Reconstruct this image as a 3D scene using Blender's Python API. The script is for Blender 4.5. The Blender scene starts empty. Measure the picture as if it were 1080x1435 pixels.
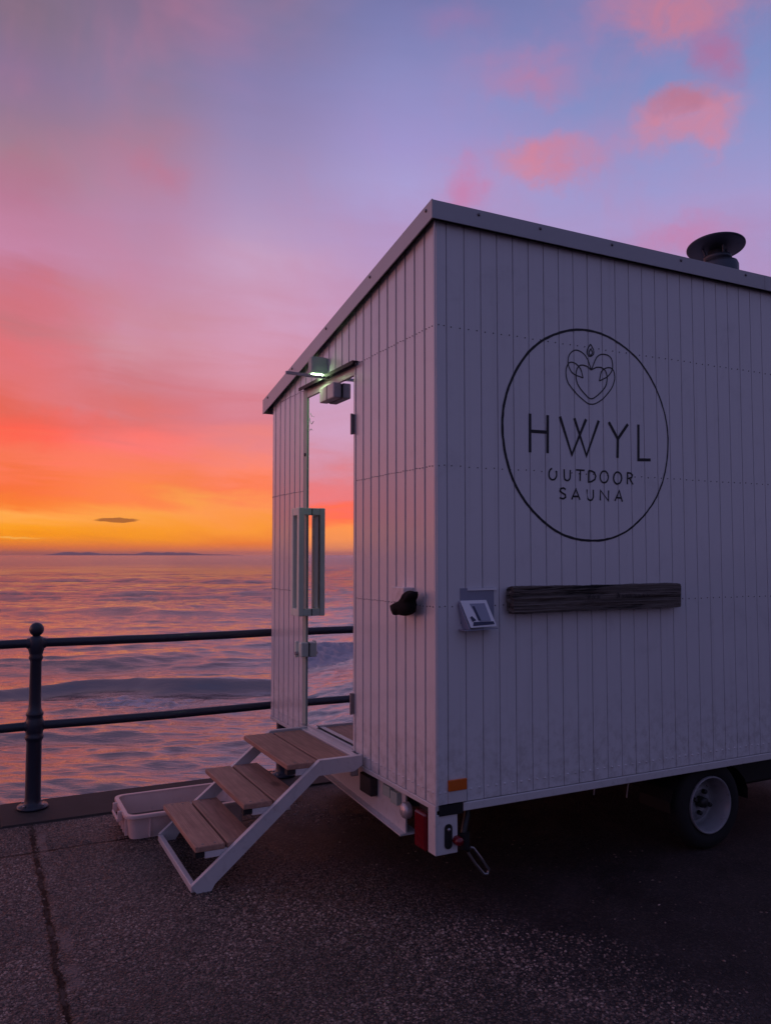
import bpy, math, random
import numpy as np
from mathutils import Vector, Matrix
R = math.radians
sc = bpy.context.scene
random.seed(7); rng = np.random.default_rng(7)

# ------------------------------------------------------------------ camera
F = 1128.0                                  # focal length in photo pixels (1080 wide)
PITCH = math.atan(60.5 / F); EYE = 1.6
cd = bpy.data.cameras.new('camera'); cam = bpy.data.objects.new('camera', cd)
sc.collection.objects.link(cam)
cd.sensor_fit = 'HORIZONTAL'; cd.sensor_width = 36; cd.lens = F / 1080 * 36
cd.clip_start = 0.05; cd.clip_end = 60000
cam.location = (0, 0, EYE); cam.rotation_euler = (math.pi / 2 + PITCH, 0, 0)
sc.camera = cam
sc.view_settings.view_transform = 'Standard'; sc.view_settings.look = 'None'
sc.view_settings.exposure = 0; sc.view_settings.gamma = 1
sc.cycles.max_bounces = 8; sc.cycles.sample_clamp_indirect = 4
sc.cycles.caustics_reflective = False; sc.cycles.caustics_refractive = False

# frame of the promenade and the trailer: u along the railing, v towards the sea
ANG = R(26.775); OX, OY = 0.227, 3.649
BU = Vector((math.cos(ANG), math.sin(ANG), 0)); AV = Vector((-math.sin(ANG), math.cos(ANG), 0))
def W(u, v, z=0.0):
    p = Vector((OX, OY, 0)) + BU * u + AV * v; p.z = z; return p

def lin(c):
    return tuple([(x / 255 / 12.92 if x / 255 <= .04045 else ((x / 255 + .055) / 1.055) ** 2.4) for x in c[:3]]) + (1,)

HAZE = 2.8e-5
# ------------------------------------------------------------------ node helpers
class NT:
    def __init__(s, nt): s.nt = nt
    def n(s, t, **k):
        nd = s.nt.nodes.new(t)
        for a, b in k.items(): setattr(nd, a, b)
        return nd
    def put(s, sock, v):
        if v is None: return
        if isinstance(v, bpy.types.NodeSocket): s.nt.links.new(v, sock)
        else:
            try: sock.default_value = v
            except Exception: sock.default_value = (v, v, v)
    def m(s, op, a, b=None, c=None, clamp=False):
        nd = s.n('ShaderNodeMath', operation=op, use_clamp=clamp)
        for i, v in enumerate((a, b, c)): s.put(nd.inputs[i], v)
        return nd.outputs[0]
    def mix(s, f, a, b, mode='MIX'):
        nd = s.n('ShaderNodeMixRGB', blend_type=mode)
        for i, v in enumerate((f, a, b)): s.put(nd.inputs[i], v)
        return nd.outputs[0]
    def ss(s, x, lo, hi, a=0.0, b=1.0):
        nd = s.n('ShaderNodeMapRange', interpolation_type='SMOOTHSTEP')
        for i, v in enumerate((x, lo, hi, a, b)): s.put(nd.inputs[i], v)
        return nd.outputs[0]
    def ramp(s, f, stops):
        nd = s.n('ShaderNodeValToRGB'); cr = nd.color_ramp
        stops = sorted(stops, key=lambda q: q[0])
        while len(cr.elements) < len(stops): cr.elements.new(0.5)
        for e, (p, c) in zip(cr.elements, stops): e.position = p; e.color = c
        s.put(nd.inputs[0], f); return nd.outputs[0]
    def xyz(s, x, y, z):
        nd = s.n('ShaderNodeCombineXYZ')
        for i, v in enumerate((x, y, z)): s.put(nd.inputs[i], v)
        return nd.outputs[0]
    def sep(s, v):
        nd = s.n('ShaderNodeSeparateXYZ'); s.put(nd.inputs[0], v); return nd.outputs
    def noise(s, vec, scale, detail=4, rough=.5, dist=0.0, out=0):
        nd = s.n('ShaderNodeTexNoise'); s.put(nd.inputs['Vector'], vec)
        nd.inputs['Scale'].default_value = scale; nd.inputs['Detail'].default_value = detail
        nd.inputs['Roughness'].default_value = rough; nd.inputs['Distortion'].default_value = dist
        return nd.outputs[out]
    def voro(s, vec, scale, feature='F1', out='Distance'):
        nd = s.n('ShaderNodeTexVoronoi', feature=feature); s.put(nd.inputs['Vector'], vec)
        nd.inputs['Scale'].default_value = scale; return nd.outputs[out]
    def scale(s, vec, sx, sy, sz):
        nd = s.n('ShaderNodeMapping'); s.put(nd.inputs[0], vec); nd.inputs['Scale'].default_value = (sx, sy, sz)
        return nd.outputs[0]
    def bump(s, h, strength=.5, dist=.01, normal=None):
        nd = s.n('ShaderNodeBump'); s.put(nd.inputs['Height'], h)
        nd.inputs['Strength'].default_value = strength; nd.inputs['Distance'].default_value = dist
        if normal is not None: s.put(nd.inputs['Normal'], normal)
        return nd.outputs[0]

# ------------------------------------------------------------------ sky
def azel(x, y):
    d = Vector((x - 540, F, -(y - 717.5)))
    d = Matrix.Rotation(PITCH, 3, 'X') @ d
    return math.atan2(d.x, d.y), math.asin(d.z / d.length)
wd = bpy.data.worlds.new('World'); sc.world = wd; wd.use_nodes = True
w = NT(wd.node_tree); wd.node_tree.nodes.clear()
tc = w.n('ShaderNodeTexCoord').outputs['Generated']
vx, vy, vz = w.sep(tc)
az = w.m('ARCTAN2', vx, vy); el = w.m('ARCSINE', vz)
sv = w.xyz(w.m('MULTIPLY', az, 3.0), w.m('MULTIPLY', w.m('ADD', el, w.m('MULTIPLY', az, .08)), 17.0), 0)
streak = w.m('SUBTRACT', w.noise(sv, 1.5, 8, .6, .6), .5)
soft = w.m('SUBTRACT', w.noise(tc, 5.0, 5, .5, .4), .5)
sfade = w.ss(el, 0.0, .06)
el2 = w.m('ADD', el, w.m('MULTIPLY', w.m('MULTIPLY', sfade, w.ss(el, .7, .2)), w.m('MULTIPLY', streak, .11)))
el2 = w.m('ADD', el2, w.m('MULTIPLY', w.ss(el, .06, .2), w.m('MULTIPLY', soft, .07)))
pos = w.m('SQRT', w.m('DIVIDE', w.m('MAXIMUM', el2, 0.0), math.pi / 2))
TOP = [(50, (122, 106, 140)), (70, (106, 98, 134)), (90, (98, 94, 132))]
def sky_ramp(x, st):
    s = []
    for y, c in st: s.append((math.sqrt(max(azel(x, y)[1], 0) / (math.pi / 2)), lin(c)))
    for e, c in TOP: s.append((math.sqrt(e / 90), lin(c)))
    return w.ramp(pos, s)
COLS = [
 (-760, [(0,(112,118,165)),(100,(130,130,178)),(300,(165,148,195)),(450,(192,152,192)),(540,(198,144,178)),(590,(206,128,152)),(630,(220,112,126)),(662,(232,106,114)),(685,(252,94,76)),(703,(255,102,58)),(725,(255,148,62)),(750,(244,142,72)),(777,(205,112,100))]),
 (15, [(0,(128,108,130)),(80,(136,112,146)),(150,(146,118,145)),(220,(165,125,145)),(300,(188,125,155)),(345,(196,132,166)),(390,(197,118,140)),(430,(206,115,126)),(470,(198,115,120)),(500,(226,110,114)),(545,(228,110,106)),(580,(230,98,82)),(610,(255,95,75)),(640,(250,115,85)),(672,(246,108,56)),(695,(248,122,46)),(715,(255,168,76)),(738,(255,160,28)),(754,(252,150,5)),(766,(228,116,44)),(777,(184,96,70))]),
 (195, [(0,(120,108,140)),(100,(130,120,155)),(200,(166,125,152)),(300,(180,135,170)),(400,(196,140,170)),(480,(206,142,158)),(540,(208,122,132)),(580,(220,112,112)),(620,(252,118,112)),(660,(252,124,92)),(690,(255,130,72)),(712,(255,162,72)),(735,(255,156,38)),(755,(255,154,24)),(767,(240,125,50)),(777,(202,105,78))]),
 (355, [(0,(122,116,154)),(100,(134,124,170)),(200,(150,135,180)),(300,(175,148,190)),(370,(198,160,195)),(450,(206,150,180)),(520,(212,140,160)),(580,(216,125,140)),(620,(236,130,130)),(660,(255,133,108)),(690,(255,125,84)),(712,(255,150,82)),(740,(255,153,52)),(760,(242,125,46)),(777,(214,118,98))]),
 (575, [(0,(118,120,172)),(100,(138,138,192)),(180,(156,145,200)),(250,(168,156,208)),(310,(176,148,196)),(450,(195,150,190)),(600,(205,130,150)),(700,(240,130,110)),(777,(205,115,98))]),
 (900, [(0,(118,126,180)),(100,(122,138,192)),(200,(140,148,202)),(300,(166,152,204)),(400,(172,148,198)),(600,(170,128,158)),(777,(160,105,115))]),
]
col = None; prev = None
for x, st in COLS:
    c = sky_ramp(x, st); a = azel(x, 400)[0]
    if col is None: col = c
    else: col = w.mix(w.ss(az, prev, a), col, c)
    prev = a
mott = w.noise(tc, 2.6, 5, .6, .8)
col = w.mix(w.m('MULTIPLY', w.ss(el, .1, .25), w.ss(mott, .46, .78, 0, .40)), col, lin((205, 120, 148)))
lum = w.m('ADD', 1.0, w.m('MULTIPLY', w.m('ADD', streak, soft), .16))
col = w.mix(1.0, col, w.xyz(lum, lum, lum), 'MULTIPLY')
# pink clouds
wn = w.n('ShaderNodeTexNoise'); w.put(wn.inputs['Vector'], tc); wn.inputs['Scale'].default_value = 12; wn.inputs['Detail'].default_value = 10; wn.inputs['Roughness'].default_value = .64
wx, wy, wz = w.sep(wn.outputs['Color'])
azw = w.m('ADD', az, w.m('MULTIPLY', w.m('SUBTRACT', wx, .5), .11)); elw = w.m('ADD', el, w.m('MULTIPLY', w.m('SUBTRACT', wy, .5), .11))
wisp = w.ss(w.noise(w.scale(tc, 1, 1, 1.6), 22, 8, .65, .8), .25, .62, .62, 1.0)
def blob(x, y, rx, ry, soft_=(1.25, .35), a_=azw, e_=elw):
    A, E = azel(x, y); k = math.cos(E) / F * math.cos(A) ; kx = 1 / F * math.cos(A) ** 2
    da = w.m('DIVIDE', w.m('SUBTRACT', a_, A), rx * kx); de = w.m('DIVIDE', w.m('SUBTRACT', e_, E), ry * k * math.cos(E))
    r = w.m('SQRT', w.m('ADD', w.m('MULTIPLY', da, da), w.m('MULTIPLY', de, de)))
    return w.m('MULTIPLY', w.ss(r, soft_[0] + .08, soft_[1] - .18), wisp) if a_ is azw else w.ss(r, soft_[0], soft_[1])
for x, y, rx, ry, op in [(950, 185, 170, 95, .38), (780, 225, 150, 75, .36), (740, 110, 150, 75, .3), (950, 20, 240, 110, .38), (650, 255, 90, 70, .34), (960, 330, 170, 60, .35)]:
    col = w.mix(w.m('MULTIPLY', w.m('MULTIPLY', blob(x, y, rx, ry, (1.1, -.1)), wisp), op), col, lin((190, 132, 178)))
for x, y, rx, ry, op, c, s_ in [
    (955, 178, 94, 56, .85, (206, 132, 156), (1.15, .55)), (945, 150, 62, 30, .6, (176, 112, 138), (1.2, .3)), (1010, 205, 42, 28, .5, (220, 130, 148), (1.2, .2)),
    (775, 226, 84, 38, .85, (202, 130, 158), (1.2, .4)), (740, 232, 42, 24, .45, (214, 134, 154), (1.2, .3)), (745, 112, 82, 42, .62, (184, 124, 162), (1.3, .1)),
    (645, 256, 36, 38, .75, (200, 124, 168), (1.25, .2)), (960, 10, 140, 52, .85, (196, 124, 148), (1.2, .4)), (1010, 72, 50, 58, .75, (180, 108, 150), (1.25, .2)),
    (965, 335, 90, 34, .6, (198, 126, 170), (1.3, .2)), (640, 30, 60, 40, .35, (170, 118, 165), (1.4, .1)), (236, 243, 50, 36, .42, (196, 112, 136), (1.35, .1)),
    (30, 250, 80, 40, .3, (180, 105, 130), (1.4, .1)), (70, 420, 130, 46, .35, (214, 104, 118), (1.4, .1)), (60, 600, 190, 18, .3, (255, 84, 66), (1.4, .1)),
    (-300, 300, 200, 90, .5, (200, 110, 130), (1.3, .2)), (1300, 200, 150, 80, .6, (190, 115, 150), (1.3, .2))]:
    col = w.mix(w.m('MULTIPLY', blob(x, y, rx, ry, s_), op), col, lin(c))
az3 = w.m('ADD', az, w.m('MULTIPLY', w.m('SUBTRACT', wz, .5), .02)); el3 = w.m('ADD', el, w.m('MULTIPLY', w.m('SUBTRACT', w.noise(w.scale(tc, 1, 1, 3), 60, 3), .5), .006))
col = w.mix(w.m('MULTIPLY', blob(165, 729, 33, 3.6, (1.1, .7), az3, el3), .85), col, lin((150, 84, 44)))
col = w.mix(w.m('MULTIPLY', blob(15, 754, 60, 1.6, (1.2, .4), az3, el3), .6), col, lin((255, 190, 90)))
# dusk side of the sky, away from the sunset
left_dim = w.ss(az, R(-105), R(-165)); right_dim = w.ss(az, R(36), R(95))
dim = w.mix(w.ss(el, 0, .8), lin((105, 99, 132)), lin((95, 101, 148)))
col = w.mix(w.m('MAXIMUM', left_dim, right_dim), col, dim)
gl = w.m('MULTIPLY', w.m('MULTIPLY', w.ss(az, R(-58), R(-78)), w.ss(az, R(-125), R(-95))), w.ss(el, R(34), R(2)))  # warm glow added to the unseen left sky, lights door wall and ground
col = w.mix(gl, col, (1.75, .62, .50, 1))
nish = w.n('ShaderNodeTexSky', sky_type='NISHITA', sun_disc=False, sun_elevation=R(-1.0), sun_rotation=R(-34))
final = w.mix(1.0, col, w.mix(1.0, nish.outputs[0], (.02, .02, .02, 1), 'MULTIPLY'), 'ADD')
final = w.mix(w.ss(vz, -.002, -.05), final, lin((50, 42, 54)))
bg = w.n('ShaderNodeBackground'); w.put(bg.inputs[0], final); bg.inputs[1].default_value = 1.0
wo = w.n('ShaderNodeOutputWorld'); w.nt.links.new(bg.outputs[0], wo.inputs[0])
sl = bpy.data.lights.new('sun', 'SUN'); sl.energy = .06; sl.angle = R(50); sl.color = (1, .5, .36)
so = bpy.data.objects.new('sun', sl); sc.collection.objects.link(so)
sd = Vector((math.sin(R(-40)) * math.cos(R(5)), math.cos(R(-40)) * math.cos(R(5)), math.sin(R(5))))
so.rotation_euler = sd.to_track_quat('Z', 'Y').to_euler()
so.location = (-20, 20, 10)

# ------------------------------------------------------------------ materials
MATS = {}
def mat(name, col=(.5, .5, .5), rough=.5, metal=0.0, var=.12, vscale=6, bump=0.0, bscale=40, coat=0.0, emit=None, es=0.0, rvar=.1, spec=.5, dirt=0.0):
    m_ = bpy.data.materials.new(name); m_.use_nodes = True; m_.node_tree.nodes.clear()
    n = NT(m_.node_tree); p = n.n('ShaderNodeBsdfPrincipled'); o = n.n('ShaderNodeOutputMaterial')
    n.nt.links.new(p.outputs[0], o.inputs[0])
    tc = n.n('ShaderNodeTexCoord').outputs['Object']
    a = n.noise(tc, vscale, 6, .6); f = n.m('ADD', 1 - var, n.m('MULTIPLY', a, 2 * var))
    c = n.mix(1.0, tuple(col) + (1,), n.xyz(f, f, f), 'MULTIPLY')
    if dirt: c = n.mix(n.ss(n.noise(tc, vscale * 2.7, 7, .7, .5), .52, .75, 0, dirt), c, (.05, .04, .035, 1))
    n.put(p.inputs['Base Color'], c)
    n.put(p.inputs['Roughness'], n.m('ADD', rough - rvar / 2, n.m('MULTIPLY', n.noise(tc, vscale * 1.7, 4), rvar), clamp=True))
    p.inputs['Metallic'].default_value = metal; p.inputs['Coat Weight'].default_value = coat; p.inputs['Coat Roughness'].default_value = .08
    p.inputs['Specular IOR Level'].default_value = spec
    if bump: n.put(p.inputs['Normal'], n.bump(n.noise(tc, bscale, 5, .6), bump, .004))
    if emit: p.inputs['Emission Color'].default_value = tuple(emit) + (1,); p.inputs['Emission Strength'].default_value = es
    MATS[name] = m_; return m_, n, p, tc
mat('white_board', (.74, .74, .77), .32, var=.05, vscale=1.6, bump=.02, bscale=9, coat=.55, rvar=.12, dirt=.10)
m_, n, p, tc = MATS['white_board'], NT(MATS['white_board'].node_tree), None, None
p = [q for q in m_.node_tree.nodes if q.type == 'BSDF_PRINCIPLED'][0]; tc = n.n('ShaderNodeTexCoord').outputs['Object']
src = p.inputs['Base Color'].links[0].from_socket
st_ = n.noise(n.scale(tc, 26, 26, .7), 1.0, 6, .6, .3); cl = n.noise(tc, 1.1, 4, .6)
grime = n.m('MULTIPLY', n.ss(st_, .5, .74), n.ss(cl, .35, .7, .15, .55))
low = n.m('MULTIPLY', n.ss(n.sep(tc)[2], 1.0, .5), n.ss(n.noise(tc, 18, 6, .7), .42, .66))
n.put(p.inputs['Base Color'], n.mix(n.m('MULTIPLY', low, .35), n.mix(n.m('MULTIPLY', grime, .45), src, (.40, .39, .38, 1)), (.26, .23, .20, 1)))
p.inputs['Coat Roughness'].default_value = .10
mat('white_paint', (.62, .61, .62), .4, var=.08, vscale=8, bump=.08, bscale=60, dirt=.25)
mat('flashing', (.42, .42, .45), .36, metal=.25, var=.08, vscale=3, bump=.03)
mat('groove_dark', (.045, .04, .05), .7, var=.1); mat('groove_side', (.30, .30, .32), .6, var=.1)
mat('rivet_metal', (.16, .16, .18), .35, metal=.6)
mat('rail_paint', (.018, .024, .045), .42, var=.3, vscale=30, bump=.3, bscale=90, coat=.15, dirt=.2)
mat('black_plastic', (.012, .012, .014), .45, var=.2, bump=.1)
mat('black_cloth', (.008, .008, .01), .9, var=.3, bump=.4, bscale=120, spec=.2)
mat('decal_black', (.008, .008, .014), .5, var=.1)
mat('rubber', (.006, .006, .007), .85, var=.3, vscale=20, bump=.2, bscale=60)
mat('rim_white', (.24, .24, .26), .3, var=.15, vscale=12, dirt=.6)
mat('steel', (.35, .35, .37), .35, metal=.9, var=.2, vscale=30)
mat('under_dark', (.025, .024, .026), .7, var=.2)
mat('red_lens', (.16, .004, .012), .2, var=.1, coat=.5)
mat('amber_lens', (.62, .13, .015), .25, var=.1, coat=.4)
mat('clear_lens', (.6, .55, .56), .12, metal=.4, var=.2, vscale=60, bump=.5, bscale=150)
mat('handle_paint', (.78, .88, .76), .4, var=.12, vscale=14, bump=.06)
mat('lamp_housing', (.38, .48, .44), .45, var=.1)
mat('lamp_light', (.8, 1, .6), .4, emit=(.66, 1.0, .50), es=60.0)
mat('crate_plastic', (.80, .60, .56), .42, var=.12, vscale=9, bump=.06, bscale=30, dirt=.22)
mat('wet_sand', (.13, .085, .075), .35, var=.4, vscale=14, bump=.4, bscale=80)
mat('foam_white', (.7, .7, .72), .8)
mat('sill_metal', (.42, .41, .42), .35, metal=.3, var=.12, vscale=10)
mat('cowl_metal', (.08, .10, .13), .5, metal=.6, var=.15, vscale=8)
mat('acrylic', (.30, .32, .42), .2, var=.08, vscale=14, coat=.3)
mat('leaflet_paper', (.85, .86, .9), .5, var=.05)
mat('leaflet_blue', (.03, .035, .09), .4, var=.5, vscale=60)
mat('hill', (.6, .34, .30), .95, var=.2, vscale=.002)

# mirror-like door glass
m_, n, p, tc = mat('door_glass', (.93, .90, .92), .015, metal=1.0, var=.02, vscale=3, rvar=0.0)
n.put(p.inputs['Normal'], n.bump(n.noise(tc, 1.2, 2), .02, .01))

# weathered decking, grain along local y
def wood(name, c0, c1, gs, ridged=0.0):
    m_, n, p, tc = mat(name, c0, .7, var=.1)
    g = n.noise(n.scale(tc, gs * 9, gs * .5, gs * 9), 1.0, 6, .65, .8)
    k = n.noise(tc, 9.0, 3)
    c = n.ramp(g, [(.28, tuple(c1) + (1,)), (.7, tuple(c0) + (1,))])
    c = n.mix(n.ss(k, .45, .75, 0, .45), c, tuple([q * .55 for q in c0]) + (1,))
    kn = n.voro(n.scale(tc, 5.0, 2.3, 3), 1.0)
    c = n.mix(n.ss(kn, .16, .07, 0, .6), c, tuple([q * .35 for q in c1]) + (1,))
    n.put(p.inputs['Base Color'], c)
    h = g
    if ridged:
        x = n.sep(tc)[0]; h = n.m('ADD', n.m('MULTIPLY', n.m('SINE', n.m('MULTIPLY', x, 2 * math.pi / .0088)), .5), n.m('MULTIPLY', g, .4))
    n.put(p.inputs['Normal'], n.bump(h, .6, .003)); p.inputs['Roughness'].default_value = .55
wood('decking', (.54, .31, .23), (.26, .145, .11), 6)
wood('decking_ridged', (.58, .35, .26), (.30, .17, .13), 6, 1)
# old driftwood board, grain along local x
m_, n, p, tc = mat('driftwood', (.06, .05, .045), .85)
g = n.noise(n.scale(tc, 1.6, 40, 60), 1.0, 8, .7, .5)
cr = n.noise(n.scale(tc, 1.2, 10, 22), 1.0, 4, .6, .6)
c = n.ramp(g, [(.3, (.02, .017, .016, 1)), (.5, (.11, .09, .08, 1)), (.7, (.26, .225, .20, 1))])
c = n.mix(n.ss(cr, .40, .36), c, (.004, .004, .004, 1))
n.put(p.inputs['Base Color'], c); n.put(p.inputs['Normal'], n.bump(n.m('ADD', g, n.ss(cr, .36, .44)), .9, .012)); p.inputs['Roughness'].default_value = .9

# exposed aggregate paving, joints at fixed places of the promenade
def aggregate(name, joints, dark=1.0):
    m_, n, p, tc = mat(name, (.1, .1, .1), .5)
    x, y, z = n.sep(tc)
    wob = n.scale(tc, 1, 1, 1)
    v1 = n.voro(wob, 82); cc = n.voro(wob, 82, out='Color'); v2 = n.voro(wob, 150)
    r_, g_, b_ = n.sep(cc)
    peb = n.ramp(r_, [(0, (.035, .024, .024, 1)), (.35, (.11, .075, .066, 1)), (.75, (.20, .14, .125, 1)), (1, (.34, .25, .22, 1))])
    big = n.noise(tc, .9, 5, .6, .4); mid = n.noise(tc, 5.0, 6, .65)
    # the paving turns into smoother worn asphalt to the right
    edge = n.m('ADD', x, n.m('MULTIPLY', n.m('SUBTRACT', big, .5), 1.0))
    edge = n.m('ADD', edge, n.m('MULTIPLY', y, .35))
    asph = n.ss(edge, -.5, .45)
    cem = (.022, .016, .015, 1)
    col = n.mix(n.ss(v1, .42, .62), peb, cem)
    ac = n.mix(n.ss(n.noise(tc, 2.2, 7, .7, .6), .35, .7), (.014, .0125, .014, 1), (.036, .029, .030, 1))
    ac = n.mix(n.m('MULTIPLY', n.ss(v2, .45, .2), .5), ac, (.05, .042, .042, 1))
    col = n.mix(n.m('MULTIPLY', asph, .88), col, ac)
    f = n.m('ADD', .75, n.m('MULTIPLY', mid, 1.0)); col = n.mix(1.0, col, n.xyz(f, f, f), 'MULTIPLY')
    f = n.m('ADD', .6, n.m('MULTIPLY', big, .8)); col = n.mix(1.0, col, n.xyz(f, f, f), 'MULTIPLY')
    stain = n.ss(n.noise(tc, 1.6, 6, .7, 1.2), .56, .68, 0, .55); col = n.mix(stain, col, (.012, .010, .011, 1))
    h = n.m('MULTIPLY', n.ss(v1, .62, .1), n.m('ADD', .35, g_))
    h = n.mix(asph, h, n.m('MULTIPLY', n.ss(v2, .6, .1), .35))
    jw = n.m('MULTIPLY', n.m('SUBTRACT', n.noise(tc, 9, 8, .75), .5), .075)
    jm = None
    for ax, pos_, wd_ in joints:
        d = n.m('ABSOLUTE', n.m('ADD', n.m('SUBTRACT', x if ax == 'x' else y, pos_), jw))
        k = n.ss(d, wd_, wd_ * .45)
        if ax == 'y': k = n.m('MULTIPLY', k, n.ss(x, .1, -.5))
        if ax == 'y' : lip = None
        jm = k if jm is None else n.m('MAXIMUM', jm, k)
    if jm is not None:
        jc = n.mix(n.ss(n.noise(tc, 5, 7, .75), .44, .56), (.007, .006, .006, 1), (.085, .062, .056, 1))
        col = n.mix(n.m('MULTIPLY', jm, .9), col, jc)
        h = n.m('SUBTRACT', n.m('MULTIPLY', h, n.m('SUBTRACT', 1, jm)), n.m('MULTIPLY', jm, 1.6))
    mo = n.m('MULTIPLY', n.ss(n.m('ABSOLUTE', n.m('ADD', n.m('SUBTRACT', x, -1.488), jw)), .032, .018), n.ss(n.noise(tc, 3.5, 5, .7), .46, .56))
    col = n.mix(n.m('MULTIPLY', mo, .8), col, (.13, .105, .10, 1)); h = n.m('MULTIPLY', h, n.m('SUBTRACT', 1, n.m('MULTIPLY', mo, .8)))
    n.put(p.inputs['Base Color'], col)
    n.put(p.inputs['Normal'], n.bump(h, 1.0, .02))
    n.put(p.inputs['Roughness'], n.m('ADD', .42, n.m('MULTIPLY', mid, .35)))
    n.put(p.inputs['Specular IOR Level'], n.m('SUBTRACT', .5, n.m('MULTIPLY', n.m('MAXIMUM', jm, n.m('MULTIPLY', asph, .6)), .45)))
aggregate('aggregate_paving', [('x', -1.535, .017), ('y', 1.64, .016), ('y', -1.1, .02)])
m_, n, p, tc = mat('coping_concrete', (.026, .02, .019), .8, var=.35, vscale=5, bump=.5, bscale=70, dirt=.5)

# sea water with foam read from the mesh
m_, n, p, tc = mat('sea_water', (.02, .03, .04), .08)
x, y, z = n.sep(tc)
dist = n.m('SQRT', n.m('ADD', n.m('MULTIPLY', x, x), n.m('MULTIPLY', y, y)))
near = n.ss(dist, 90, 12)
b0 = n.noise(n.scale(tc, .5, 1.8, 1), 8.0, 4, .6, .3); b1 = n.noise(n.scale(tc, .5, 1.8, 1), 2.4, 5, .6, .4); b2 = n.noise(n.scale(tc, .5, 1.6, 1), .45, 5, .6, .3); b3 = n.noise(n.scale(tc, .4, 1.3, 1), .06, 4, .55)
far = n.ss(dist, 30, 130); b4 = n.noise(n.scale(tc, .5, 1, 1), .9, 6, .75); bb = n.bump(n.m('MULTIPLY', b4, far), .7, 1.0); bb = n.bump(n.m('MULTIPLY', b3, far), .5, 1.6, bb); bb = n.bump(n.m('MULTIPLY', b2, far), .6, .3, bb); bb = n.bump(b1, .7, .045, bb); bb = n.bump(b0, .6, .009, bb)
n.put(p.inputs['Normal'], bb)
at = n.n('ShaderNodeAttribute', attribute_name='foam'); fo = at.outputs['Fac']
lace = n.noise(n.scale(tc, 1, 2.2, 1), 3.0, 8, .72, 1.0); 
fm = n.ss(n.m('ADD', fo, n.m('MULTIPLY', n.m('SUBTRACT', lace, .5), 1.5)), .42, .75)
fm = n.m('MULTIPLY', fm, n.ss(fo, .02, .2))
n.put(p.inputs['Base Color'], n.mix(fm, (.07, .05, .06, 1), (.34, .33, .40, 1)))
n.put(p.inputs['Roughness'], n.m('ADD', n.m('ADD', .025, n.ss(dist, 40, 400, 0, .2)), n.m('MULTIPLY', fm, .6)))
p.inputs['IOR'].default_value = 3.0

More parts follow.
